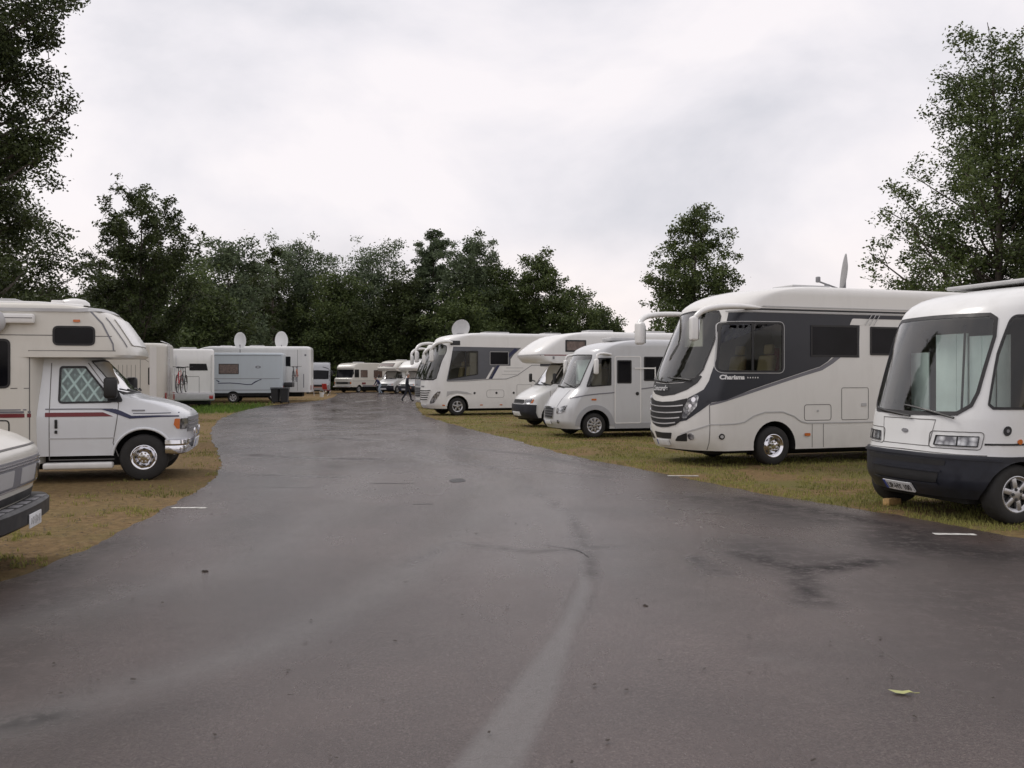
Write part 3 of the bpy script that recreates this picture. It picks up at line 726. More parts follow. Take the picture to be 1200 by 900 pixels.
    # raised dish seen edge-on with its feed arm
    bm=bmesh.new(); lathe(bm,[(0,-.06),(.2,-.05),(.36,-.015),(.42,0),(.42,-.012),(.36,-.03),(.2,-.07),(0,-.08)],32,'x')
    dm=Matrix.Translation((-4.12,.2,3.80))@Matrix.Rotation(R(-44),4,'Z')@Matrix.Rotation(R(-8),4,'Y')
    bm.transform(dm); build('satellite_dish',bm,['ltgrey'],v,angle=60)
    bm=bmesh.new(); tube(bm,[(-4.15,.2,3.40),(-4.15,.2,3.75)],.04); tube(bm,[(-4.12,.2,3.46),(-3.78,.2,3.55),(-3.52,.2,3.62)],.018,6); box(bm,-3.50,.2,3.66,.08,.08,.12,.02); box(bm,-3.72,.2,3.55,.1,.05,.05,.01); box(bm,-4.1,.2,3.43,.5,.35,.06,.02); build('dish_mount',bm,['grey'],v)
    rear_common(v,sh,1.15)
    return v
# ---------------------------------------------------------------- R3 pale silver motorhome with sloping bonnet
def build_silver():
    v=veh('motorhome',(1.012,26.254),196,'pale silver motorhome with sloping bonnet and entrance door beside its dark side windows')
    sh=Shell(7,1.08,[(.25,-.1),(.45,0),(.7,-.01),(.82,-.03),(.93,-.09),(1.07,-.18),(1.36,-.42),(1.8,-.63),(2.26,-.86),(2.40,-.94),(2.54,-1.2),(2.64,-1.6),(2.70,-2.2)],D=.42,n=2.0,r=.18)
    ax=[(-.98,.34),(-4.7,.34)]
    ws=rpoly(m2([(0,1.36),(.66,1.365),(.745,1.43),(.74,2.16),(.69,2.27),(0,2.29)]),.03,2)
    sw=rpoly([(-.74,1.38),(-1.46,1.43),(-1.46,2.19),(-1.04,2.17)],[.03,.03,.03,.06])
    body('body',sh,['silverwhite','well','inside'],v,ax,.43,[('q',ws),('sideL',sw),('sideR',sw)],cav=(.95,2.5,-3.0))
    window(sh,'q',ws,v,fw=.03,name='windscreen')
    g=patch('grille',sh,'q',rpoly(m2([(0,.53),(.24,.54),(.28,.80),(0,.815)]),.02,2),'black',v,off=.012)
    lines('grille_bar',sh,'q',[[(-.26,z),(0,z),(.26,z)] for z in (.60,.67,.74)],'grey',g,w=.012,off=.02)
    lines('grille_frame',sh,'q',[m2([(0,.52),(.255,.53),(.30,.81),(0,.83)])],'chrome',g,w=.025,off=.02,closed=True)
    lines('bonnet_lid',sh,'q',[[(.40,.84),(.41,1.0),(.47,1.30)],[(-.40,.84),(-.41,1.0),(-.47,1.30)]],'stripe_grey',v,w=.016)
    for s in (1,-1):
        md='sideL' if s>0 else 'sideR'
        window(sh,md,sw,v,glass='glassdark',fw=.03)
        h=patch('headlight',sh,'q',qm(rpoly([(.42,.66),(.60,.67),(.77,.73),(.80,.90),(.62,.85),(.42,.795)],.03),s),'lamp',v,off=.012)
        disc_on('fog_light',sh,'q',s*.5,.44,.05,'lamp',v,n=14)
        lines('side_stripe',sh,md,[[(-.34,1.075),(-.5,1.115),(-.74,1.165),(-1.1,1.20),(-1.46,1.225),(-2.68,1.37),(-3.6,1.42),(-6.8,1.42)]],'stripe_grey',v,w=.03,off=.006)
        d=patch('entrance_door',sh,md,rect(-1.56,.40,-2.32,2.22,.05),'silverwhite',v,off=.012,depth=.02)
        lines('door_frame',sh,md,[rect(-1.56,.40,-2.32,2.22,.05)],'white',d,w=.03,off=.018,closed=True)
        window(sh,md,rect(-1.62,1.48,-2.05,2.12,.04),d,glass='dkglass',off=.018); disc_on('door_handle',sh,md,-2.22,1.20,.05,'black',d,off=.02)
        window(sh,md,rect(-2.42,1.55,-3.55,2.22,.04),v,glass='dkglass'); window(sh,md,rect(-5,1.5,-6.0,2.1,.04),v,glass='dkglass')
        lines('window_rail',sh,md,[[(-2.14,1.90),(-2.75,1.90)],[(-2.75,1.93),(-2.75,1.55)]],'white',v,w=.035,off=.03)
        patch('side_marker',sh,md,rect(-.88,1.02,-1.02,1.07,.02),'orange',v,off=.012)
        # flared arch lip and grey skirt
        bm=bmesh.new(); o=arc2(-.98,.34,.56,0,180,20); i=arc2(-.98,.34,.435,0,180,20)
        add_patch(bm,sh,md,[p for p in o]+[p for p in reversed(i)],off=.02,depth=.03,step=(.3,.3)); build('arch_lip',bm,['silver'],v)
        patch('sill',sh,md,rect(-1.56,.25,-4.1,.40,.0),'silver',v,off=.012,depth=.02); patch('sill',sh,md,rect(-5.25,.25,-6.8,.40,.0),'silver',v,off=.012,depth=.02)
        bm=bmesh.new(); tube(bm,[(-1.45,s*1.08,2.27),(-1.2,s*1.16,2.30),(-1.0,s*1.24,2.26),(-.96,s*1.26,2.1)],[.03,.035,.035,.03],8,sm=3); a=build('mirror_arm',bm,['white'],v,angle=60)
        bm=bmesh.new(); box(bm,-.95,s*1.25,1.94,.10,.2,.42,.045,seg=3); build('mirror_housing',bm,['white'],a,angle=60)
        wheel(v,-.98,s*.93,s,.34,'spoke',.22,rr=.215,nsp=9); wheel(v,-4.7,s*.93,s,.34,'spoke',.22,rr=.215,nsp=9)
    plate_on(v,sh,'q',-.24,.36,.40,.10,None)
    chassis(v,-.3,-6.8,.75,.2,.4)
    wiper(v,sh,.1,1.36,-.5,1.42); wiper(v,sh,.62,1.36,.05,1.48)
    dashboard(v,-.85,1.18,.95); cab_seats(v,-1.55,.75,.95); rbox('sun_blind','blind',v,-1.12,-.2,1.85,.02,1.2,.6,.005); rbox('curtain','curtain',v,-1.1,.88,1.72,.3,.04,.6,.02)
    roof_vent(v,-2.2,.1,2.7,1.0,.7,.1); roof_vent(v,-4.6,.1,2.7); rear_common(v,sh,1.08)
    return v
# ---------------------------------------------------------------- R5 white coach with grey window band
def build_banded(name_label,O,ang,dark=False,mats=None):
    v=veh('motorhome',O,ang,name_label)
    sh=Shell(9,1.15,[(.3,-.12),(.5,-.02),(1.0,0),(1.4,-.01),(1.7,-.05),(2.2,-.22),(2.9,-.56),(3.06,-.58),(3.14,-.62),(3.25,-.68),(3.36,-.85),(3.45,-1.2),(3.52,-1.7)],D=.8,n=2.4,r=.15)
    ax=[(-1.2,.38),(-6.4,.38)]
    ws=rpoly(m2([(0,1.50),(.75,1.50),(.92,1.58),(.955,1.9),(.88,2.7),(.80,2.96),(.5,3.05),(0,3.06)]),.03,2)
    sw=rpoly([(-.75,1.52),(-2.11,1.74),(-2.11,2.75),(-.98,2.74)],.05)
    body('body',sh,['white' if not dark else 'ivory','well','inside'],v,ax,.48,[('q',ws),('sideL',sw)],cav=(1.05,3.2,-3.2))
    window(sh,'q',ws,v,fw=.03,name='windscreen')
    for s in (1,-1):
        md='sideL' if s>0 else 'sideR'
        patch('window_band',sh,md,[(-.70,1.47),(-1.6,1.50),(-2.55,1.56),(-2.75,1.66),(-2.95,2.02),(-3.05,2.12),(-3.6,2.12),(-3.6,2.40),(-3.75,2.60),(-4.1,2.90),(-1.02,2.92)],'band',v,off=.005,holes=[inset(sw,.01)] if s>0 else [])
        w=window(sh,md,sw,v,glass='glassdark',fw=.03,off=.014); patch('window_bar',sh,md,rect(-1.52,1.66,-1.57,2.72,0),'black',w,off=.018,depth=.01)
        w=window(sh,md,rect(-2.65,2.16,-3.50,2.72,.03),v,glass='dkglass',off=.016); lines('window_trim',sh,md,[rect(-2.65,2.16,-3.50,2.72,.03)],'ltgrey',w,w=.02,off=.02,closed=True)
        window(sh,md,rect(-5.0,2.1,-6.1,2.7,.03),v,glass='dkglass'); window(sh,md,rect(-7.0,2.1,-8.0,2.7,.03),v,glass='dkglass')
        patch('navy_slash',sh,md,[(-2.58,1.56),(-2.75,1.56),(-3.10,2.12),(-3.95,2.82),(-3.80,2.88),(-3.05,2.22),(-2.88,1.98),(-2.73,1.66)],'navy',v,off=.009)
        patch('white_slash',sh,md,[(-2.45,1.54),(-2.58,1.56),(-2.86,2.04),(-2.78,2.06)],'white',v,off=.011)
        lines('side_pinstripe',sh,md,[[(-.72,1.45),(-1.6,1.47),(-2.75,1.545),(-3.4,1.55),(-3.9,1.70),(-4.6,2.15),(-8.7,2.15)]],'stripe_grey',v,w=.022,off=.013)
        for k in range(3): lines('vent_line',sh,md,[[(-3.2-.1*k,1.75+.14*k),(-3.9-.15*k,1.75+.14*k)]],'ltgrey',v,w=.02,off=.008)
        lines('locker_door',sh,md,[rect(-2.5,.75,-3.3,1.08,.12)],'gap',v,w=.01,closed=True); lines('locker_door',sh,md,[rect(-3.9,.62,-4.6,1.3,.04)],'gap',v,w=.01,closed=True)
        for x in (-1.95,-2.95,-3.75): disc_on('filler_cap',sh,md,x,.95,.05,'black',v,n=12)
        for x in (-2.2,-3.1): patch('side_marker',sh,md,rect(x,.42,x-.12,.46,.01),'orange',v,off=.012)
        patch('arch_trim',sh,md,[(-.70,.80),(-.72,1.03),(-1.15,1.06),(-1.6,1.00),(-1.85,.90),(-1.62,.90),(-1.2,.95),(-.85,.90)],'ltgrey',v,off=.01)
        arch_lip('arch_lip',v,sh,md,-1.2,.38,.49,'white',w=.025)
        patch('headlight',sh,'q',qm(rpoly([(.50,.48),(.80,.55),(1.12,.90),(1.18,1.03),(1.0,1.02),(.80,.88),(.60,.66)],.04),s),'lamp',v,off=.012)
        patch('side_marker',sh,'q',s and qm(rect(1.20,.42,1.32,.47,.01),s),'orange',v,off=.012)
        patch('corner_vent',sh,md,rect(-.92,2.98,-1.30,3.17,.02),'maroon' if False else 'black',v,off=.02,depth=.03)
        bm=bmesh.new(); tube(bm,[(-.95,s*1.12,3.10),(-.6,s*1.22,3.12),(-.25,s*1.22,3.05),(-.05,s*1.16,2.85),(-.04,s*1.12,2.65)],[.06,.09,.09,.08,.06],10,sm=4,flat=.8); a=build('mirror_arm',bm,['white'],v,angle=60)
        bm=bmesh.new(); box(bm,-.05,s*1.1,2.52,.14,.26,.50,.06,seg=4); h=build('mirror_housing',bm,['white'],a,angle=60)
        bm=bmesh.new(); box(bm,-.125,s*1.1,2.5,.012,.2,.4,.004); build('mirror_glass',bm,['chrome'],h)
        wheel(v,-1.2,s*1.0,s,.385,'spoke',.24,rr=.235,nsp=5); wheel(v,-6.4,s*1.0,s,.385,'spoke',.24,rr=.235,nsp=5)
    fm='silver' if not dark else 'grey'
    g=patch('grille',sh,'q',rpoly(m2([(0,.58),(.30,.60),(.52,.80),(.62,1.08),(0,1.10)]),.02,2),'white' if not dark else 'grey',v,off=.014)
    for k in range(5):
        z=.66+.095*k; e=.36+.06*k; patch('grille_slot',sh,'q',[(q*e,z-.02*(1-q*q)) for q in (-1,-.5,0,.5,1)]+[(q*e,z+.045-.02*(1-q*q)) for q in (1,.5,0,-.5,-1)],'black',g,off=.02,depth=.004)
    patch('badge',sh,'q',rect(-.12,1.20,.12,1.26,.01),'grey',v,off=.012)
    if dark: patch('nose_panel',sh,'q',m2([(0,1.14),(.66,1.13),(1.15,1.2),(1.15,1.46),(0,1.46)]),'silver',v,off=.008)
    else: text_on('window_lettering',sh,'sideL','Lounge',-1.0,1.56,.07,'ltgrey',v,off=.02,width=.5) if False else None
    plate_on(v,sh,'q',-.25,.36,.5,.11,None)
    chassis(v,-.4,-8.6,.8,.24,.44)
    wiper(v,sh,.1,1.52,-.6,1.6); wiper(v,sh,.75,1.54,.1,1.62)
    dashboard(v,-.9,1.30,1.0); cab_seats(v,-1.65,.95,1.0); rbox('curtain','curtain',v,-1.95,1.02,2.2,.35,.05,.95,.02); rbox('sun_blind','curtain',v,-.95,0,2.75,.02,1.5,.3,.005)
    roof_vent(v,-3.3,0,3.52,1.1,.8,.12); roof_vent(v,-6,0,3.52,.8,.7,.12); rear_common(v,sh,1.15)
    if not dark: dish(v,-1.75,-.1,3.50,.42,PI-R(ang)+R(ang)-PI+R(70) if False else R(250-ang),15,arm=False,post=.02,mat='ltgrey')
    return v
# ---------------------------------------------------------------- alcove motorhome: cab + box with over-cab bed
def build_alcove(O,ang,label,paintm='white',cabm='white2',s_scale=1,slim=False,frontwin=False,detail=True,bump='darkplastic'):
    v=veh('motorhome',O,ang,label)
    cab=Shell(2.6,.98,[(.32,-.10),(.5,0),(.72,0),(.80,-.05),(.92,-.08),(1.02,-.16),(1.15,-.35),(1.28,-.60),(1.35,-.74),(1.7,-1.02),(2.05,-1.30),(2.2,-1.45)],D=.42,n=2.3,wprof=[(.3,.96),(1.2,.98),(1.4,.95),(2.2,.84)],r=.05)
    bx=Shell(7.2,1.12,[(.34,-2.1),(2.10,-2.1),(2.105,-.52),(2.20,-.30),(2.35,-.20),(2.48,-.26),(2.7,-.52),(2.92,-.88),(3.05,-1.25),(3.14,-1.9)],D=.5,n=2.6,r=.16)
    ws=rpoly(m2([(0,1.37),(.70,1.37),(.78,1.44),(.74,2.06),(0,2.08)]),.03,2)
    sw=rpoly([(-.93,1.42),(-1.75,1.42),(-1.75,2.02),(-1.36,2.02)],[.03,.04,.04,.05])
    body('cab',cab,[cabm,'well','inside'],v,[(-.95,.35)],.42,[('q',ws),('sideL',sw),('sideR',sw)],cav=(.95,2.12,-2.5))
    body('living_box',bx,[paintm,'well','inside'],v,[(-5.0,.35)],.42)
    window(cab,'q',ws,v,fw=.03,name='windscreen')
    pr=notched(-.1,-2.0,.30,.74,[(-.95,.35)],.41)
    bm=bmesh.new()
    half=[(0,.32),(cab.K*.9,.32),(cab.K*.93,.74),(0,.74)]
    for s in (1,-1): add_patch(bm,cab,'q',qm(half,s),off=.04,depth=.06)
    build('bumper',bm,[bump],v,angle=30)
    patch('grille',cab,'q',rpoly(m2([(0,.77),(.34,.77),(.36,.90),(0,.91)]),.02,2),'black',v,off=.014)
    for s in (1,-1):
        md='sideL' if s>0 else 'sideR'
        window(cab,md,sw,v,glass='glassdark',fw=.025); lines('cab_door',cab,md,[[(-.85,.45),(-.82,1.40),(-1.3,2.08)],[(-1.85,.45),(-1.85,2.05)]],'gap',v,w=.01)
        patch('headlight',cab,'q',qm(rpoly([(.38,.76),(.70,.78),(.76,.93),(.42,.92)],.03),s),'lamp',v,off=.014)
        patch('turn_signal',cab,'q',qm(rpoly([(.72,.79),(.82,.80),(.86,.92),(.78,.92)],.02),s),'orange',v,off=.012)
        bm=bmesh.new(); tube(bm,[(-.98,s*.95,1.5),(-.9,s*1.12,1.55)],.025,6); box(bm,-.9,s*1.18,1.62,.08,.18,.30,.035,seg=3); build('wing_mirror',bm,['black'],v)
        window(bx,md,rect(-1.30,2.47,-2.03,2.86,.03),v,glass='curtglass',fw=.05); window(bx,md,rect(-2.9,1.45,-3.9,2.1,.04),v,glass='dkglass'); window(bx,md,rect(-5.4,1.45,-6.3,2.1,.04),v,glass='dkglass')
        lines('alcove_trim',bx,md,[[(-.45,2.36),(-1.2,2.36),(-2.2,2.36),(-7.0,2.36)]],'maroon',v,w=.03,off=.006)
        patch('side_marker',bx,md,rect(-.86,2.23,-.92,2.32,.01),'grey',v,off=.015)
        wheel(v,-.95,s*.87,s,.35,'spoke',.2,nsp=7); wheel(v,-5.0,s*.97,s,.35,'spoke',.2,nsp=7)
    lines('alcove_ledge',bx,'q',[[(-1.2,2.38),(-.6,2.37),(0,2.37),(.6,2.37),(1.2,2.38)]],'ltgrey',v,w=.03,off=.012)
    if frontwin: window(bx,'q',rpoly([(-.7,2.52),(.7,2.52),(.62,2.85),(-.62,2.85)],.04),v,glass='curtglass',fw=.05)
    plate_on(v,cab,'q',-.25,.40,.5,.11,None,off=.05)
    wiper(v,cab,.1,1.37,-.5,1.44); wiper(v,cab,.6,1.37,.05,1.46)
    dashboard(v,-1.15,1.20,.85); cab_seats(v,-1.75,.62,.85)
    chassis(v,-.3,-7,.75,.22,.42); roof_vent(v,-2.9,0,3.14,.9,.7,.12); roof_vent(v,-5,0,3.14,.7,.6,.12)
    rear_common(v,bx,1.12)
    return v
# ---------------------------------------------------------------- L2 American class-C motorhome, seen from its right side
def build_american():
    v=veh('motorhome',(-5.375,16.328),14,'cream motorhome with white van cab, maroon and navy stripes and quilted window screen')
    cab=Shell(2.9,1.0,[(.42,-.20),(.6,-.16),(.8,-.13),(1.0,-.12),(1.06,-.14),(1.11,-.20),(1.17,-.30),(1.23,-.46),(1.29,-.68),(1.34,-.92),(1.38,-1.04),(1.6,-1.27),(1.9,-1.55),(2.02,-1.68)],D=.24,n=3.0,wprof=[(.4,.98),(1.0,1.0),(1.2,.97),(1.35,.94),(2.0,.80)],r=.05)
    bx=Shell(7.8,1.14,[(.30,-2.30),(1.985,-2.30),(1.99,-.98),(2.03,-.93),(2.12,-.96),(2.4,-1.13),(2.66,-1.33),(2.74,-1.44),(2.80,-1.62),(2.84,-2.0)],D=.36,n=2.8,r=.12)
    ax=[(-.84,.37)]
    ws=rpoly(m2([(0,1.40),(.80,1.39),(.84,1.45),(.74,1.93),(0,1.96)]),.03,2)
    sw=rpoly([(-1.27,1.26),(-2.12,1.25),(-2.12,1.85),(-1.73,1.85)],[.05,.07,.06,.05])
    body('cab',cab,['fordwhite','well','inside'],v,ax,.47,[('q',ws),('sideL',sw),('sideR',sw)],cav=(.9,1.93,-2.8))
    body('living_box',bx,['cream','well','inside'],v,[(-5.2,.37)],.45)
    window(cab,'q',ws,v,fw=.025,name='windscreen')
    for s in (1,-1):
        md='sideL' if s>0 else 'sideR'
        window(cab,md,sw,v,glass='glass',fw=.03)
        rbox('quilted_screen','quilt',v,-1.85,s*.85,1.58,.62,.02,.60,.005,rot=Matrix.Rotation(R(s*-8),3,'X')) if False else None
        bm=bmesh.new(); add_patch(bm,cab,md,inset(sw,.015),off=-.035,depth=.012); build('quilted_screen',bm,['quilt'],v)
        lines('cab_door',cab,md,[[(-1.22,.40),(-1.30,.62),(-1.24,1.0),(-1.22,1.25),(-1.70,1.90)],[(-2.24,.36),(-2.24,1.90)],[(-1.28,.36),(-2.24,.36)]],'gap',v,w=.012)
        lines('door_crease',cab,md,[[(-1.28,.70),(-2.24,.70)]],'ltgrey',v,w=.018,off=.006)
        # stripes along the cab and the box
        lines('grey_pinstripe',cab,md,[[(-1.3,1.16),(-1.75,1.165),(-2.3,1.165)]],'stripe_grey',v,w=.018,off=.007)
        patch('maroon_stripe',cab,md,[(-1.30,1.045),(-2.30,1.045),(-2.30,1.11),(-1.45,1.11)],'maroon',v,off=.008)
        patch('navy_stripe',cab,md,[(-1.05,1.005),(-.55,1.03),(-.30,1.03),(-.30,1.05),(-.60,1.055),(-1.02,1.05),(-1.16,1.12),(-1.26,1.16),(-1.50,1.165),(-1.30,1.10)],'navy',v,off=.009)
        lines('fender_pinstripe',cab,md,[[(-.16,1.105),(-.30,1.095),(-.7,1.088),(-1.0,1.09)]],'navy',v,w=.010,off=.008)
        lines('fender_badge',cab,md,[[(-.82,1.135),(-1.02,1.135)]],'grey',v,w=.022,off=.012)
        patch('maroon_stripe',bx,md,rect(-2.32,1.045,-7.6,1.105,0),'maroon',v,off=.006); lines('grey_pinstripe',bx,md,[[(-2.32,1.165),(-7.6,1.165)]],'stripe_grey',v,w=.02,off=.006); patch('grey_stripe',bx,md,rect(-2.32,1.112,-7.6,1.145,0),'stripe_grey',v,off=.005)
        arch_lip('arch_lip',v,cab,md,-.84,.37,.475,'fordwhite')
        d=patch('door_handle',cab,md,rect(-2.12,.86,-2.16,1.0,.01),'black',v,off=.015,depth=.02); patch('door_lock',cab,md,rect(-2.12,.78,-2.16,.83,.01),'black',d,off=.015,depth=.02)
        patch('turn_signal',cab,'q',qm(rpoly([(.99,.83),(1.08,.84),(1.125,.90),(1.11,1.0),(.99,1.0)],.02),s),'orange',v,off=.014)
        patch('headlight',cab,'q',qm(rect(.62,.83,.975,1.0,.02),s),'lamp',v,off=.014)
        bm=bmesh.new(); box(bm,-1.32,s*1.10,1.50,.20,.16,.34,.05,seg=3); tube(bm,[(-1.36,s*.9,1.36),(-1.34,s*1.06,1.40)],.03,6); build('wing_mirror',bm,['black'],v,angle=60)
        patch('mirror_base',cab,md,rpoly([(-1.14,1.27),(-1.40,1.27),(-1.34,1.50),(-1.27,1.48)],.04),'black',v,off=.02)
        # box details
        w=window(bx,md,rect(-1.54,2.17,-2.16,2.48,.09),v,glass='dkglass',fw=.03); window(bx,md,rect(-2.76,1.50,-3.9,2.27,.10),v,glass='dkglass'); window(bx,md,rect(-5.0,1.5,-6.4,2.2,.1),v,glass='dkglass')
        patch('marker_lamp',bx,md,rect(-1.76,2.54,-1.86,2.58,.01),'orange',v,off=.02)
        lines('box_seam',bx,md,[[(-2.16,2.33),(-7.6,2.33)],[(-1.3,2.32),(-1.54,2.32)],[(-1.24,2.09),(-2.50,2.09),(-2.50,.32)],[(-2.5,1.50),(-2.76,1.50)]],'gap',v,w=.012)
        lines('box_trim',bx,md,[[(-1.62,2.72),(-1.44,2.52),(-1.28,2.20),(-1.27,2.10)]],'stripe_grey',v,w=.02,off=.008)
        lines('roof_gutter',bx,md,[[(-1.25,2.725),(-7.7,2.725)]],'ltgrey',v,w=.05,off=.03)
        window(bx,md,rect(-2.66,.35,-3.6,.95,.08),v,glass='cream',fw=.02) if False else lines('locker_door',bx,md,[rect(-2.78,.40,-3.9,1.0,.06)],'black',v,w=.02,closed=True)
        rbox('step','white',v,-1.80,s*1.03,.27,1.02,.20,.10,.03)
        wheel(v,-.84,s*.88,s,.375,'chrome',.22,rr=.205); wheel(v,-5.2,s*.95,s,.375,'chrome',.26,rr=.205)
    bm=bmesh.new(); box(bm,-2.55-1.6,-1.20,2.58,3.5,.14,.15,.03); a=build('awning_case',bm,['white'],v)
    lines('awning_groove',bx,'sideR',[[(-2.42,2.59),(-5.8,2.59)]],'gap',a,w=.012,off=.135)
    bm=bmesh.new(); lathe(bm,[(0,-.08),(.12,-.07),(.175,-.03),(.19,0),(.15,.0)],24,'y',(-2.98,-1.26,2.53)); build('round_cover',bm,['ltgrey'],v)  # round cover beside the awning case, purpose unidentified
    # chrome bumper wraps round
    bm=bmesh.new(); z0,z1=.42,.67
    path=[(-.50,.99),(-.38,1.0),(-.27,.95),(-.22,.78),(-.20,.35),(-.19,0)]; path=path+[(x,-y) for x,y in reversed(path[:-1])]
    prof=[(0,z0),(.035,z0+.02),(.05,z0+.09),(.035,z1-.11),(.06,z1-.08),(.055,z1-.02),(.03,z1),(-.06,z1)]
    rings=[]
    P=[Vector((x,y,0)) for x,y in path]; P=smooth_path(P,4)
    for i,p in enumerate(P):
        t=(P[min(i+1,len(P)-1)]-P[max(0,i-1)]).normalized(); nn=Vector((-t.y,t.x,0)); 
        rings.append([bm.verts.new(p+nn*o+Vector((0,0,z))) for o,z in prof])
    for a,b in zip(rings,rings[1:]):
        for k in range(len(prof)-1): bm.faces.new((a[k],a[k+1],b[k+1],b[k]))
    bmesh.ops.recalc_face_normals(bm,faces=bm.faces[:]); bmesh.ops.solidify(bm,geom=bm.faces[:],thickness=.01)
    b=build('bumper',bm,['chrome'],v,angle=40)
    for s in (1,-1): bm=bmesh.new(); tube(bm,[(-.15,s*.45,.64),(-.11,s*.45,.68),(-.11,s*.45,.78)],.02,6); box(bm,-.11,s*.45,.78,.05,.07,.09,.01); build('bumper_guard',bm,['chrome'],b)
    g=patch('grille',cab,'q',rect(-.60,.78,.60,1.02,.02),'grey',v,off=.014); lines('grille_bar',cab,'q',[[(-.58,z),(0,z),(.58,z)] for z in (.84,.90,.96)],'chrome',g,w=.012,off=.024)
    plate_on(v,cab,'q',-.16,.50,.32,.15,None,off=.07)
    rbox('rear_panel_inside','dash',v,-2.7,0,1.4,.03,1.5,.9,.005)
    dashboard(v,-1.35,1.22,.85); cab_seats(v,-2.1,.60,.85); wiper(v,cab,-.15,1.40,-.75,1.46); wiper(v,cab,.6,1.40,.0,1.46)
    patch('front_window_blind',bx,'q',rpoly([(-.55,2.18),(.55,2.18),(.48,2.62),(-.48,2.62)],.04),'white',v,off=.02); [lines('alcove_front_rail',bx,'q',[[(q,2.15),(q,2.62)]],'stripe_grey',v,w=.025,off=.014) for q in (-.8,.8)]
    # rope / cable hanging along the alcove tip
    bm=bmesh.new(); tube(bm,[(-.62,-.55,2.25),(-.56,-.55,2.0),(-.48,-.55,1.4)],.012,6); 
    bm.free()
    chassis(v,-.5,-7.6,.75,.24,.42)
    for s in (1,-1):
        bm=bmesh.new(); tube(bm,[(-1.75,s*.93,2.79),(-2.4,s*.96,2.83),(-7.6,s*.96,2.83)],.04,8); build('roof_edge_pipe',bm,['white'],v)
    bm=bmesh.new(); lathe(bm,[(.24,-.05),(.23,.0),(.17,.045),(.08,.065),(0,.07)],24,'z',(-1.95,-.6,2.88)); build('roof_dome',bm,['white'],v,angle=60)
    rbox('roof_vent','white',v,-2.15,-.8,2.86,.18,.18,.08,.02); rbox('roof_deck','ltgrey',v,-4.2,-.2,2.89,2.9,1.3,.05,.02); rear_common(v,bx,1.14)
    return v
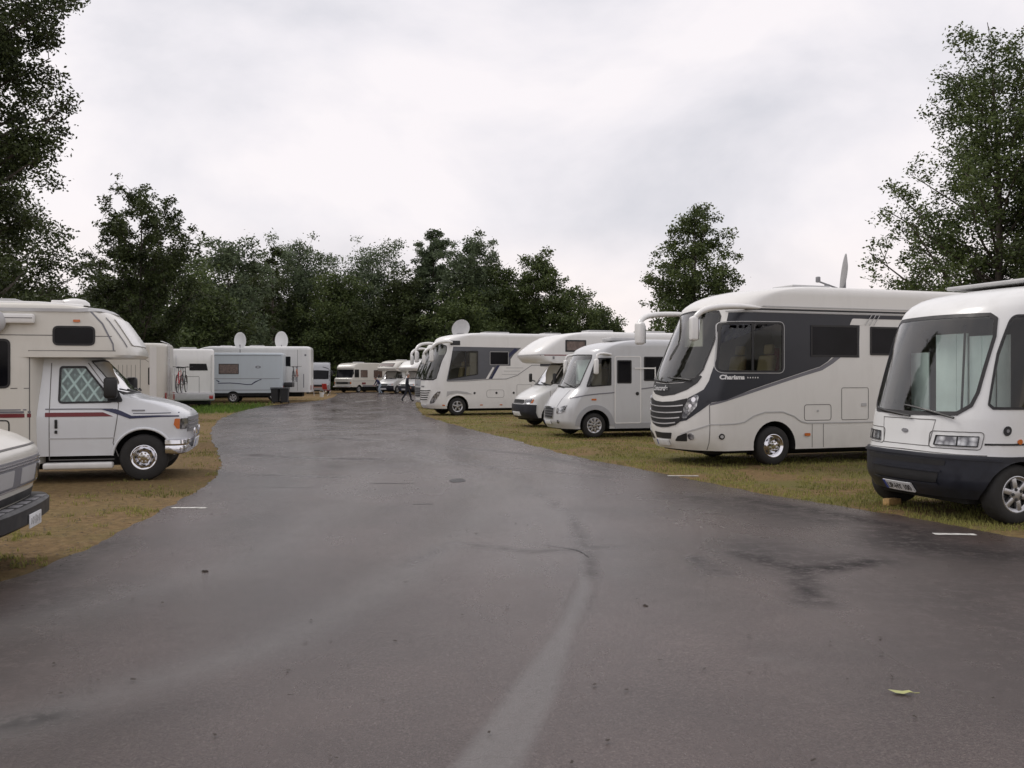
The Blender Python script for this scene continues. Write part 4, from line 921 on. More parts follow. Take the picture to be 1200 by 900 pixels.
# ---------------------------------------------------------------- L1 cream van front at the left edge
def build_creamvan():
    v=veh('camper_van',(-4.19,8.05),12.5,'cream camper van nose with black step bumper and grey grille at the left edge',cat='camper van')
    cab=Shell(5.6,1.0,[(.34,-.16),(.55,-.12),(.85,-.06),(1.0,-.05),(1.05,-.07),(1.10,-.13),(1.15,-.22),(1.20,-.36),(1.25,-.60),(1.30,-.95),(1.34,-1.12),(1.8,-1.5),(2.1,-1.8),(2.2,-2.1)],D=.22,n=3.2,wprof=[(.3,.97),(1.0,1.0),(1.25,.96),(2.2,.84)],r=.12)
    ax=[(-.85,.36),(-4.1,.36)]
    ws=rpoly(m2([(0,1.36),(.82,1.36),(.86,1.45),(.74,1.98),(0,2.0)]),.03,2)
    sw=rpoly([(-1.4,1.34),(-2.2,1.34),(-2.2,1.92),(-1.85,1.92)],.05)
    body('body',cab,['cream','well','inside'],v,ax,.44,[('q',ws),('sideL',sw),('sideR',sw)],cav=(.9,2.1,-3.0))
    window(cab,'q',ws,v,fw=.03,name='windscreen')
    lines('bonnet_gap',cab,'q',[[(-1.0,1.065),(-.5,1.072),(0,1.075),(.5,1.072),(1.0,1.065)]],'gap',v,w=.012)
    g=patch('grille',cab,'q',rect(-.94,.72,.94,.975,.015),'grey',v,off=.012)
    patch('grille_inner',cab,'q',rect(-.56,.745,.56,.91,.01),'stripe_grey',g,off=.016,depth=.004)
    patch('grille_panel',cab,'q',rect(-.52,.76,-.02,.90,.01),'ltgrey',g,off=.02,depth=.004); patch('grille_panel',cab,'q',rect(.02,.76,.52,.90,.01),'ltgrey',g,off=.02,depth=.004)
    lines('grille_trim',cab,'q',[[(-.94,.93),(0,.93),(.94,.93)],[(-.94,.955),(0,.955),(.94,.955)],[(-.94,.735),(0,.735),(.94,.735)]],'chrome',g,w=.010,off=.022)
    for s in (1,-1):
        md='sideL' if s>0 else 'sideR'
        patch('headlight',cab,'q',qm(rect(.30,.755,.56,.90,.01),s),'lamp',v,off=.026); patch('side_lamp_panel',cab,'q',qm(rect(.59,.755,.92,.90,.01),s),'ltgrey',v,off=.024)
        window(cab,md,sw,v,glass='glassdark'); window(cab,md,rect(-2.8,1.4,-4.2,1.9,.06),v,glass='dkglass')
        wheel(v,-.85,s*.86,s,.36,'chrome',.2); wheel(v,-4.1,s*.86,s,.36,'chrome',.2)
        lines('cab_door',cab,md,[[(-1.35,.4),(-1.35,1.3)],[(-2.3,.4),(-2.3,1.95)]],'gap',v,w=.012)
    patch('bumper_slot',cab,'q',rect(-.68,.60,.68,.67,.02),'black',v,off=.006)
    # black step bumper: swept bar
    bm=bmesh.new(); path=[(-.38,1.0),(-.20,1.01),(-.07,.93),(.0,.66),(.03,0)]; path=path+[(x,-y) for x,y in reversed(path[:-1])]
    prof=[(-.10,.415),(.0,.415),(.03,.44),(.03,.565),(.0,.59),(-.13,.59)]
    P=smooth_path([Vector((x,y,0)) for x,y in path],4); rings=[]
    for i,p in enumerate(P):
        t=(P[min(i+1,len(P)-1)]-P[max(0,i-1)]).normalized(); nn=Vector((-t.y,t.x,0))
        if nn.x<-.2: nn=-nn
        rings.append([bm.verts.new(p+nn*o+Vector((0,0,z))) for o,z in prof])
    for a,b in zip(rings,rings[1:]):
        for k in range(len(prof)): k2=(k+1)%len(prof); bm.faces.new((a[k],a[k2],b[k2],b[k]))
    bm.faces.new(rings[0]); bm.faces.new(rings[-1][::-1]); bmesh.ops.recalc_face_normals(bm,faces=bm.faces[:])
    b=build('bumper',bm,['black'],v,angle=35)
    bm=bmesh.new(); box(bm,.068,.10,.455,.01,.36,.12,.004); p=build('number_plate',bm,['plate'],v)
    bm=bmesh.new()
    for k,y in enumerate((-.03,.03,.10,.15,.22)): box(bm,.075,y,.455,.004,.028+.008*(k%2),.05+.012*(k%3),0)
    box(bm,.075,.10,.455,.003,.26,.012,0)
    build('plate_lettering',bm,['ltgrey'],p)
    for y in (-.5,-.2,.12,.45,.7):
        pass
    bm=bmesh.new()
    for y in (-.62,-.38,-.12,.12,.38,.62): box(bm,-.03,y,.593,.08,.16,.008,.003)
    build('step_pad',bm,['grey'],b)
    chassis(v,-.5,-5.4,.75,.24,.42); dashboard(v,-1.3,1.2,.85); cab_seats(v,-2.1,.6,.85)
    rear_common(v,cab,.98)
    return v
# ---------------------------------------------------------------- farther caravans and motorhomes
def rp_bike_rack(v,sh,L,W,z,parts=True):
    bm=bmesh.new(); x=-L
    for s in (.45,-.45):
        tube(bm,[(x+.0,s,z+1.0),(x-.10,s,z+1.0),(x-.12,s,z+.1),(x-.5,s,z)],.018,6); 
    for d in (.18,.34,.5): box(bm,x-d,0,z,.06,1.5,.03,.01)
    tube(bm,[(x-.12,-.5,z+.75),(x-.12,.5,z+.75)],.015,6)
    return build('bike_rack',bm,['alu'],v)
def build_leftwhite():   # L3
    L,W=6.6,1.12; F=(math.cos(R(191)),math.sin(R(191))); Lv=(-F[1],F[0]); c=(-13.05,35.3)
    O=(c[0]+L*F[0]-W*Lv[0],c[1]+L*F[1]-W*Lv[1])
    v=veh('motorhome',O,191,'cream motorhome with white rounded rear corner and red bicycle on its rack')
    sh=Shell(L,W,[(.45,-.2),(.6,-.05),(1.2,-.1),(2.2,-.5),(2.75,-.9),(2.92,-1.6)],D=.4,n=2.4,r=.14,rear_r=.3)
    body('body',sh,['cream','well','inside'],v,[(-1.2,.34),(-4.6,.34)],.4)
    ws=rpoly(m2([(0,1.3),(.8,1.3),(.85,2.2),(0,2.25)]),.05,2); window(sh,'q',ws,v,glass='dkglass',name='windscreen')
    for s in (1,-1):
        md='sideL' if s>0 else 'sideR'
        for a,b in ((-2.0,-3.0),(-3.75,-4.75),(-6.0,-6.28)): window(sh,md,rect(a,1.35,b,2.0,.04),v,glass='curtglass',fw=.04)
        lines('cladding_groove',sh,md,[[(x,.9),(x,2.1)] for x in (-4.95,-5.1,-5.25,-5.4,-5.55)],'gap',v,w=.012)
        patch('corner_moulding',sh,md,rect(-6.05,.6,-6.3,2.78,.05),'white',v,off=.012,step=(.2,.3))
        wheel(v,-1.2,s*.95,s,.34); wheel(v,-4.6,s*.95,s,.34)
        lines('panel_joint',sh,md,[[(-5.7,2.3),(-5.9,2.3),(-6.02,2.2)],[(-5.72,.6),(-5.72,2.7)]],'gap',v,w=.015)
    rear_common(v,sh,W); rp_bike_rack(v,sh,L,W,1.0); roof_vent(v,-3,0,2.92); chassis(v,-.4,-6.4,.75)
    bm=bmesh.new()
    for y in (.85,.55): tube(bm,[(-L-.07,y,.9),(-L-.07,y,2.9),(-L+.2,y,3.0)],.018,6)
    for k in range(7): tube(bm,[(-L-.07,.55,1.0+.27*k),(-L-.07,.85,1.0+.27*k)],.014,6)
    build('ladder',bm,['alu'],v)
    return v
def build_rearview():    # L4
    L,W=6.8,1.1; ang=112; F=(math.cos(R(ang)),math.sin(R(ang))); c=(-16.2,47.5)
    O=(c[0]+L*F[0],c[1]+L*F[1])
    v=veh('motorhome',O,ang,'white motorhome parked tail-on with small rear window, garage hatch and grey rear bumper')
    sh=Shell(L,W,[(.62,-.2),(1.2,-.1),(2.4,-.6),(2.85,-1.0),(3.05,-1.7)],D=.4,n=2.4,r=.12,rear_r=.18,rear=[(.62,-L),(2.4,-L),(3.05,-L+.12)])
    body('body',sh,['white','well','inside'],v,[(-1.2,.34),(-4.9,.34)],.42)
    window(sh,'rear',rpoly([(-.78,1.95),(.12,1.95),(.12,2.30),(-.70,2.30)],.04),v,glass='dkglass',fw=.03) ; 
    h=lines('garage_hatch',sh,'rear',[rect(-.35,.80,.72,1.65,.05)],'gap',v,w=.02,closed=True); patch('hatch_lock',sh,'rear',rect(.60,1.15,.66,1.25,.01),'grey',h,off=.02)
    bm=bmesh.new(); box(bm,-L-.05,0,.62,.22,2.2,.42,.10,seg=4); b=build('rear_bumper',bm,['ltgrey'],v)
    for s in (1,-1):
        bm=bmesh.new(); box(bm,-L-.15,s*.92,.60,.06,.20,.18,.03); build('tail_lamp',bm,['red'],v)
        wheel(v,-1.2,s*.93,s,.34); wheel(v,-4.9,s*.93,s,.34)
        bm=bmesh.new(); tube(bm,[(-L-.02,s*.98,.85),(-L-.02,s*.98,2.75)],.05,8); build('corner_moulding',bm,['white'],v)
    bm=bmesh.new(); tube(bm,[(-L-.02,.75,2.7),(-L-.1,.75,2.6),(-L-.1,.75,1.9)],.02,6); tube(bm,[(-L-.02,.95,2.7),(-L-.1,.95,2.6),(-L-.1,.95,1.9)],.02,6); build('ladder',bm,['alu'],v)
    roof_vent(v,-2.5,0,3.05,.9,.8,.14); roof_vent(v,-5.2,.1,3.05,.8,.8,.14); chassis(v,-.4,-6.6,.75)
    return v
def build_bluegrey():    # L5
    L,W=6.6,1.12; ang=189; F=(math.cos(R(ang)),math.sin(R(ang))); Lv=(-F[1],F[0]); c=(-14.2,58.2)
    O=(c[0]+L*F[0]-W*Lv[0],c[1]+L*F[1]-W*Lv[1])
    v=veh('caravan',O,ang,'pale blue-grey caravan with curved dark swoosh on its side behind the wheelie bins',cat='caravan')
    sh=Shell(L,W,[(.62,-.1),(1.2,-.05),(2.3,-.35),(2.9,-.7),(3.10,-1.2)],D=.3,n=2.6,r=.10,rear_r=.15)
    body('body',sh,['bluegrey','well','inside'],v,[(-3.6,.34)],.40)
    for s in (1,-1):
        md='sideL' if s>0 else 'sideR'
        window(sh,md,rect(-2.75,1.78,-3.95,2.42,.04),v,glass='curtglass',fw=.04); window(sh,md,rect(-.7,1.78,-1.5,2.4,.04),v,glass='curtglass',fw=.04)
        lines('side_crease',sh,md,[[(-.4,1.50),(-6.4,1.50)],[(-.4,.80),(-6.4,.80)]],'stripe_grey',v,w=.03)
        lines('swoosh',sh,md,[[(-2.8,1.32),(-2.6,1.42),(-2.75,1.30)],[(-2.7,1.22),(-3.4,1.24),(-4.0,1.20),(-4.4,1.14),(-4.7,1.15),(-4.9,1.30),(-5.3,1.47)],[(-4.72,1.14),(-4.85,1.24),(-5.1,1.38)]],'navy',v,w=.045,off=.008)
        patch('oval_badge',sh,md,[(-5.1+.17*math.cos(a),2.22+.08*math.sin(a)) for a in [2*PI*k/16 for k in range(16)]],'stripe_grey',v,off=.01,hole=[(-5.1+.09*math.cos(a),2.22+.04*math.sin(a)) for a in [2*PI*k/16 for k in range(16)]])
        lines('roof_rail',sh,md,[[(-.6,2.93),(-6.5,2.93)]],'stripe_grey',v,w=.03,off=.012)
        wheel(v,-3.6,s*.95,s,.33)
    bm=bmesh.new(); box(bm,-L/2-.2,0,.52,L-1.2,2.1,.2,.02); build('underbody',bm,['well'],v)
    bm=bmesh.new(); tube(bm,[(-.3,.5,.6),(1.0,0,.5)],.04,6); tube(bm,[(-.3,-.5,.6),(1.0,0,.5)],.04,6); tube(bm,[(.9,.05,.9),(.9,.05,.1)],.025,6); build('tow_bar',bm,['grey'],v)
    for x in (-.9,-6.0):
        for s in (1,-1):
            bm=bmesh.new(); tube(bm,[(x,s*.8,.6),(x,s*.95,.03)],.03,6); box(bm,x,s*.95,.015,.16,.16,.03,0); build('corner_steady',bm,['grey'],v)
    rear_common(v,sh,W); rp_bike_rack(v,sh,L,W,1.25)
    bm=bmesh.new(); box(bm,-L-.3,0,1.12,.5,2.0,.3,.03); build('rear_box',bm,['black'],v)
    dish(v,-3.9,.1,3.08,.36,R(285-ang),6,oval=1.5,post=.50,mat='white2'); 
    return v
def build_longwhite():   # L6
    L,W=8.6,1.16; ang=187; F=(math.cos(R(ang)),math.sin(R(ang))); Lv=(-F[1],F[0]); c=(-13.3,62.0)
    O=(c[0]+L*F[0]-W*Lv[0],c[1]+L*F[1]-W*Lv[1])
    v=veh('motorhome',O,ang,'long tall white motorhome with rounded rear end behind the pale blue-grey caravan')
    sh=Shell(L,W,[(.6,-.2),(1.3,-.1),(2.5,-.5),(3.3,-1.0),(3.62,-1.8)],D=.4,n=2.4,r=.22,rear_r=.25)
    body('body',sh,['white2','well','inside'],v,[(-1.4,.38),(-6.2,.38)],.46)
    for s in (1,-1):
        md='sideL' if s>0 else 'sideR'
        window(sh,md,rect(-6.5,2.30,-7.3,2.95,.04),v,glass='dkglass',fw=.04); window(sh,md,rect(-2.5,2.0,-3.8,2.9,.04),v,glass='dkglass',fw=.04)
        lines('panel_joint',sh,md,[[(-7.75,.7),(-7.75,3.4)]],'gap',v,w=.02); patch('rear_vent',sh,md,rect(-8.2,2.98,-8.32,3.1,.02),'stripe_grey',v,off=.01); lines('corner_strip',sh,md,[[(-8.15,.9),(-8.15,1.8)]],'stripe_grey',v,w=.05,off=.01)
        wheel(v,-1.4,s*1.0,s,.38); wheel(v,-6.2,s*1.0,s,.38)
    dish(v,-6.6,.2,3.58,.42,R(285-ang),6,oval=1.5,post=.10,mat='white2')
    rear_common(v,sh,W); roof_vent(v,-3,0,3.62); roof_vent(v,-5.0,0,3.62,.9,.8,.12); chassis(v,-.4,-8,.8,.3,.6)
    return v
def build_swoosh():      # L7
    v=veh('motorhome',(-18.0,87),281,'small grey motorhome with black swoosh and dark glass at the end of the road')
    sh=Shell(6.5,1.15,[(.35,-.1),(.8,0),(1.3,-.15),(2.3,-.7),(2.8,-1.1),(2.95,-1.7)],D=.5,n=2.3,r=.15)
    body('body',sh,['silver','well','inside'],v,[(-.9,.34),(-4.7,.34)],.42)
    window(sh,'q',rpoly(m2([(0,1.35),(.85,1.35),(.9,2.15),(0,2.2)]),.05,2),v,glass='dkglass',name='windscreen')
    patch('grille',sh,'q',rect(-.4,.6,.4,.85,.03),'black',v,off=.012)
    for s in (1,-1):
        md='sideL' if s>0 else 'sideR'; patch('headlight',sh,'q',qm(rect(.5,.7,.85,.9,.04),s),'lamp',v)
        lines('swoosh',sh,'q',[qm([(.95,1.2),(1.05,1.8),(.9,2.3),(.3,2.5)],s)],'black',v,w=.06,off=.01); window(sh,md,rect(-1.3,1.35,-2.4,2.1,.05),v,glass='dkglass')
        bm=bmesh.new(); box(bm,-.3,s*1.28,1.9,.1,.2,.5,.04); tube(bm,[(-.7,s*1.1,2.2),(-.3,s*1.28,2.15)],.03,6); build('wing_mirror',bm,['black'],v)
        wheel(v,-.9,s*.95,s,.34); wheel(v,-4.7,s*.95,s,.34)
    rear_common(v,sh,1.15); chassis(v,-.3,-6.3,.75)
    return v
def build_oldcream():    # M1
    v=veh('motorhome',(-16.9,93.5),240,'old cream motorhome with flat front, chrome bumper and orange indicators at the far bend')
    sh=Shell(6.3,1.1,[(.55,-.02),(.6,.05),(1.35,.05),(1.42,-.08),(2.35,-.38),(2.42,-.34),(2.7,-.5),(2.9,-1.0),(2.98,-1.7)],D=.18,n=3,r=.1)
    body('body',sh,['cream','well','inside'],v,[(-1.3,.34),(-4.6,.34)],.42)
    window(sh,'q',rpoly(m2([(0,1.48),(.98,1.48),(.93,2.3),(0,2.3)]),.04,2),v,glass='dkglass',name='windscreen')
    patch('grille',sh,'q',rect(-.45,.85,.45,1.05,.02),'black',v,off=.012)
    bm=bmesh.new(); box(bm,.12,0,.58,.12,2.2,.14,.04); build('bumper',bm,['alu'],v)
    for s in (1,-1):
        md='sideL' if s>0 else 'sideR'
        patch('headlight',sh,'q',qm(rect(.50,.85,.70,1.05,.04),s),'lamp',v,off=.012); patch('turn_signal',sh,'q',qm(rect(.74,.85,1.02,1.05,.02),s),'orange',v,off=.014)
        window(sh,md,rect(-.55,1.5,-1.25,2.3,.05),v,glass='dkglass',fw=.04); window(sh,md,rect(-1.5,1.5,-2.6,2.25,.05),v,glass='curtglass',fw=.04); window(sh,md,rect(-3.6,1.5,-5.0,2.25,.05),v,glass='curtglass',fw=.04)
        lines('side_stripe',sh,md,[[(-.3,1.15),(-6,1.15)]],'stripe_grey',v,w=.03); patch('vent_grille',sh,md,rect(-1.7,.8,-2.3,1.0,.02),'maroon',v,off=.01); patch('sill',sh,md,rect(-1.8,.55,-4.1,.72,0),'stripe_grey',v,off=.008)
        wheel(v,-1.3,s*.93,s,.34); wheel(v,-4.6,s*.93,s,.34)
        bm=bmesh.new(); box(bm,-.2,s*1.24,1.95,.06,.16,.3,.03); tube(bm,[(-.4,s*1.08,2.1),(-.2,s*1.24,2.05)],.02,6); build('wing_mirror',bm,['black'],v)
    rear_common(v,sh,1.1); roof_vent(v,-2.5,0,2.98,.9,.8,.12); chassis(v,-.3,-6,.75)
    return v
def build_bike(frame='redpaint',label='',loc=(0,0,0),rz=0,lean=0,group='bicycles carried on rear racks'):
    b=empty('bicycle',loc,rz,label,'bicycle',group)
    r=.33
    for x in (-.52,.52):
        bm=bmesh.new(); lathe(bm,[(r,-.018),(r+.018,0),(r,.018),(r-.018,0)],28,'y',close=True); 
        w=build('wheel',bm,['rubber'],b,angle=60); w.location=(x,0,r)
        bm=bmesh.new(); lathe(bm,[(r-.02,-.01),(r-.03,0),(r-.02,.01)],28,'y',close=True)
        for k in range(10): a=2*PI*k/10; tube(bm,[(0,.02*(-1)**k,0),((r-.02)*math.cos(a),0,(r-.02)*math.sin(a))],.0025,4)
        tube(bm,[(0,-.05,0),(0,.05,0)],.02,8); build('spokes',bm,['alu'],w)
    bm=bmesh.new(); BB=(-.08,0,.29); S=(-.2,0,.78); H=(.38,0,.82); HB=(.40,0,.70)
    for p in ([BB,S],[S,H],[HB,BB],[(-.52,.05,r),BB],[(-.52,-.05,r),BB],[(-.52,.05,r),S],[(-.52,-.05,r),S],[H,HB],[HB,(.52,.05,r)],[HB,(.52,-.05,r)]): tube(bm,p,.016,6)
    build('frame',bm,[frame],b)
    bm=bmesh.new(); tube(bm,[S,(-.23,0,.92)],.012,6); box(bm,-.24,0,.94,.26,.13,.05,.02,seg=3); build('saddle',bm,['black'],b)
    bm=bmesh.new(); tube(bm,[H,(.36,0,.95)],.014,6); tube(bm,[(.30,-.28,.98),(.36,-.1,.96),(.36,.1,.96),(.30,.28,.98)],.012,6); build('handlebar',bm,['bikeblack'],b)
    bm=bmesh.new(); lathe(bm,[(.09,-.006),(.09,.006),(0,.006)],16,'y',(-.08,.03,.29)); tube(bm,[(-.08,.05,.29),(-.08+.12,.06,.17)],.01,5); tube(bm,[(-.08,-.05,.29),(-.08-.12,-.06,.41)],.01,5); box(bm,.04,.10,.17,.09,.08,.02,0); box(bm,-.2,-.10,.41,.09,.08,.02,0); build('crankset',bm,['bikeblack'],b)
    return b
def build_bin(x,y,rz,label):
    b=empty('wheelie_bin',(x,y,0),rz,label,'bin','wheelie bins at the road edge')
    bm=bmesh.new(); r=bmesh.ops.create_cube(bm,size=1)
    for vv in bm.verts:
        t=vv.co.z>0; vv.co=Vector((vv.co.x*(.56 if t else .44),vv.co.y*(.66 if t else .50),.95 if t else .08))
    bmesh.ops.bevel(bm,geom=bm.edges[:],offset=.03,segments=2,affect='EDGES'); box(bm,0,0,.93,.62,.72,.05,.015)
    build('bin_body',bm,['bin'],b)
    bm=bmesh.new(); box(bm,0,0,1.0,.60,.74,.06,.025,seg=3); box(bm,0,.36,1.0,.5,.05,.05,.01); build('lid',bm,['bin'],b)
    for s in (1,-1):
        bm=bmesh.new(); lathe(bm,[(0,-.025),(.1,-.025),(.1,.025),(0,.025)],20,'x',(s*.24,.28,.10)); build('wheel',bm,['rubber'],b)
    bm=bmesh.new(); tube(bm,[(-.22,.33,.9),(-.22,.40,.93),(.22,.40,.93),(.22,.33,.9)],.015,6); build('handle',bm,['bin'],b)
    b.scale=(.86,.86,.95); return b
def build_person(loc,rz,label,joints,clothes,scale=1.):
    """joints: dict name->(x,y,z); figure faces +x"""
    p=empty('person',loc,rz,label,'person'); p.scale=(scale,)*3
    J=joints
    names=['pelvis','belly','chest','neck','headb','headm','headt','shL','elL','wrL','haL','shR','elR','wrR','haR','hipL','knL','anL','toL','hipR','knR','anR','toR']
    edges=[('pelvis','belly'),('belly','chest'),('chest','neck'),('neck','headb'),('headb','headm'),('headm','headt'),('chest','shL'),('shL','elL'),('elL','wrL'),('wrL','haL'),('chest','shR'),('shR','elR'),('elR','wrR'),('wrR','haR'),('pelvis','hipL'),('hipL','knL'),('knL','anL'),('anL','toL'),('pelvis','hipR'),('hipR','knR'),('knR','anR'),('anR','toR')]
    rad=dict(pelvis=(.15,.12),belly=(.15,.12),chest=(.17,.13),neck=(.06,.06),headb=(.075,.085),headm=(.095,.10),headt=(.07,.08),sh=(.075,.075),el=(.05,.05),wr=(.035,.035),ha=(.045,.03),hip=(.10,.10),kn=(.068,.068),an=(.05,.05),to=(.045,.035))
    me=bpy.data.meshes.new('person_body'); me.from_pydata([J[n] for n in names],[(names.index(a),names.index(b)) for a,b in edges],[])
    o=bpy.data.objects.new('tmp',me); COL.objects.link(o)
    md=o.modifiers.new('skin','SKIN'); md.use_smooth_shade=True
    sv=me.skin_vertices[0].data
    for i,n in enumerate(names):
        k=n if n in rad else n[:-1]; sv[i].radius=rad[k]; sv[i].use_root=(n=='pelvis')
    o.modifiers.new('sub','SUBSURF').levels=2
    dg=bpy.context.evaluated_depsgraph_get(); dg.update()
    m2_=bpy.data.meshes.new_from_object(o.evaluated_get(dg)); bpy.data.objects.remove(o)
    for k in ('skin',clothes[0],clothes[1],'shoe'): m2_.materials.append(M[k])
    hz=J['neck'][2]+.01; wz=J['pelvis'][2]
    for f in m2_.polygons:
        c=f.center
        if c.z>hz and (Vector((c.x,c.y))-Vector((J['headm'][0],J['headm'][1]))).length<.17: f.material_index=0
        elif min((c-Vector(J['haL'])).length,(c-Vector(J['haR'])).length)<.06: f.material_index=0
        elif c.z<.11: f.material_index=3
        else: f.material_index=2 if min((c-Vector(J[k])).length for k in ('knL','knR','anL','anR','hipL','hipR'))<min((c-Vector(J[k])).length for k in ('chest','belly','elL','elR','wrL','wrR'))  else 1
        f.use_smooth=True
    m2_.name='person_body'; b=bpy.data.objects.new('person_body',m2_); COL.objects.link(b); b.parent=p
    h=Vector(J['headm']); bm=bmesh.new(); bmesh.ops.create_uvsphere(bm,u_segments=16,v_segments=10,radius=.115)
    for vv in list(bm.verts): vv.co=Vector((vv.co.x*1.02-.02,vv.co.y*.92,vv.co.z*1.05+.045))+h
    bmesh.ops.delete(bm,geom=[vv for vv in bm.verts if vv.co.x>h.x+.045 and vv.co.z<h.z+.08 or vv.co.z<h.z-.07],context='VERTS')
    hr=build('hair',bm,[clothes[2]],p,angle=80)
    bm=bmesh.new(); box(bm,h.x+.108,h.y,h.z-.015,.03,.025,.05,.008); 
    for s in (1,-1): box(bm,h.x,h.y+s*.098,h.z-.01,.035,.02,.06,.008)
    build('nose_and_ears',bm,['skin'],p)
    bm=bmesh.new()
    for s in (1,-1): box(bm,h.x+.094,h.y+s*.035,h.z+.02,.012,.024,.012,.003)
    build('eyes',bm,['black'],p)
    # fingers
    for k in ('haL','haR'):
        bm=bmesh.new(); a=Vector(J[k]); d=(a-Vector(J['wr'+k[-1]])).normalized(); sd=Vector((1,0,0)) if abs(d.x)<.8 else Vector((0,0,1))
        sd=(sd-d*sd.dot(d)).normalized()
        for i,(o_,l) in enumerate(((-.028,.06),(-.01,.075),(.01,.07),(.028,.055))): tube(bm,[a+sd*o_,a+sd*o_+d*l*.6+sd.cross(d)*.01,a+sd*o_+d*l+sd.cross(d)*.03],[.010,.009,.007],6)
        tube(bm,[a-d*.03+sd*.03,a+sd*.055+d*.02],[.012,.009],6); build('fingers',bm,['skin'],p)
    return p
# ================================================================ setting
def catmull(pts,n=6,jit=0.):
    P=smooth_path([(x,y,0) for x,y in pts],n); return [(p.x+random.uniform(-jit,jit),p.y+random.uniform(-jit,jit)) for p in P]
LEFT=[(-12,1.5),(-7.5,4.2),(-5.0,6.3),(-4.25,7.7),(-4.17,8.5),(-4.23,9.7),(-4.38,11.5),(-4.55,13.4),(-4.85,15.3),(-5.37,17.3),(-6.52,20.8),(-7.96,24.9),(-9.5,29.7),(-11.2,36),(-12.6,43),(-13.5,50.5),(-13.6,57),(-13.1,63),(-13.8,72),(-15.6,84),(-17,91),(-14,96)]
RIGHT=[(-9.7,90),(-8,78),(-6.57,64.5),(-5.3,52),(-3.75,40.2),(-1.75,31.2),(0,25),(1.11,20.3),(2.2,17.3),(2.83,15.6),(3.4,13.9),(4.08,12.5),(4.62,11.5),(4.95,10.7),(5.45,9.6),(7.5,7.2),(13,3.5)]
leftP=catmull(LEFT,5); rightP=catmull(RIGHT,5)
ROAD=leftP+rightP+[(13,-6),(-12,-6)]
def crumb(poly,step=.09,amp=.03):
    out=[]; ar=0
    for i in range(len(poly)):
        a=Vector(poly[i]); b=Vector(poly[(i+1)%len(poly)]); L=(b-a).length
        far=max(1,a.y/18); n=max(1,int(L/(step*far))) if a.y>0 else 2; t=(b-a).normalized() if L>0 else Vector((1,0)); nn=Vector((-t.y,t.x))
        for k in range(n):
            ar=ar*.72+random.gauss(0,amp*.6); p=a+(b-a)*k/n+nn*ar*(.7+.3*far); out.append((p.x,p.y))
    return out
def in_poly(px,py,poly):
    px=np.asarray(px);py=np.asarray(py); c=np.zeros(px.shape,bool); n=len(poly)
    for i in range(n):
        x1,y1=poly[i];x2,y2=poly[(i+1)%n]
        if y1==y2: continue
        m=((y1>py)!=(y2>py))&(px<(x2-x1)*(py-y1)/(y2-y1)+x1); c^=m
    return c
ROADC=crumb(ROAD)
def dist_path(px,py,path):
    d=np.full(np.shape(px),1e9)
    for (x1,y1),(x2,y2) in zip(path,path[1:]):
        vx,vy=x2-x1,y2-y1; l=vx*vx+vy*vy+1e-9; t=np.clip(((px-x1)*vx+(py-y1)*vy)/l,0,1)
        d=np.minimum(d,np.hypot(px-x1-t*vx,py-y1-t*vy))
    return d
def ground_mat():
    m,nt,b=newmat('sandy_verge'); L=nt.links
    tc=N(nt,'ShaderNodeTexCoord')
    def noise(s,d=6,r=.6,off=0):
        mp=N(nt,'ShaderNodeMapping'); mp.inputs['Location'].default_value=(off,off*2,0); L.new(tc.outputs['Object'],mp.inputs[0])
        n=N(nt,'ShaderNodeTexNoise'); n.inputs['Scale'].default_value=s; n.inputs['Detail'].default_value=d; n.inputs['Roughness'].default_value=r; L.new(mp.outputs[0],n.inputs['Vector']); return n.outputs['Fac']
    cr=N(nt,'ShaderNodeValToRGB'); e=cr.color_ramp.elements; e[0].position=.3; e[0].color=(.085,.052,.025,1); e[1].position=.72; e[1].color=(.29,.20,.10,1); k=e.new(.5); k.color=(.18,.118,.054,1)
    L.new(noise(9,9,.75),cr.inputs[0])
    g=N(nt,'ShaderNodeValToRGB'); g.color_ramp.elements[0].color=(.075,.078,.022,1); g.color_ramp.elements[1].color=(.19,.165,.055,1); L.new(noise(22,5,.7,3),g.inputs[0])
    mr=N(nt,'ShaderNodeMapRange'); mr.inputs['From Min'].default_value=.43; mr.inputs['From Max'].default_value=.58; mr.inputs['To Max'].default_value=.9; L.new(noise(.55,7,.7,7),mr.inputs['Value'])
    dy=N(nt,'ShaderNodeAttribute'); dy.attribute_name='dry'; dm=N(nt,'ShaderNodeMapRange'); dm.inputs['To Min'].default_value=1; dm.inputs['To Max'].default_value=.18; L.new(dy.outputs['Fac'],dm.inputs['Value']); gg=N(nt,'ShaderNodeMath',operation='MULTIPLY'); L.new(mr.outputs[0],gg.inputs[0]); L.new(dm.outputs[0],gg.inputs[1])
    mx=N(nt,'ShaderNodeMix',data_type='RGBA'); L.new(gg.outputs[0],mx.inputs['Factor']); L.new(cr.outputs[0],mx.inputs[6]); L.new(g.outputs[0],mx.inputs[7])
    # green attribute: grassier places
    at=N(nt,'ShaderNodeAttribute'); at.attribute_name='green'
    m3=N(nt,'ShaderNodeMix',data_type='RGBA'); L.new(at.outputs['Fac'],m3.inputs['Factor']); L.new(mx.outputs[2],m3.inputs[6]); m3.inputs[7].default_value=(.045,.075,.016,1)
    L.new(m3.outputs[2],b.inputs['Base Color']); b.inputs['Roughness'].default_value=.92; b.inputs['Specular IOR Level'].default_value=.2
    bp=N(nt,'ShaderNodeBump'); bp.inputs['Strength'].default_value=.8; bp.inputs['Distance'].default_value=.04; L.new(noise(14,8,.75),bp.inputs['Height']); L.new(bp.outputs[0],b.inputs['Normal'])
    return m
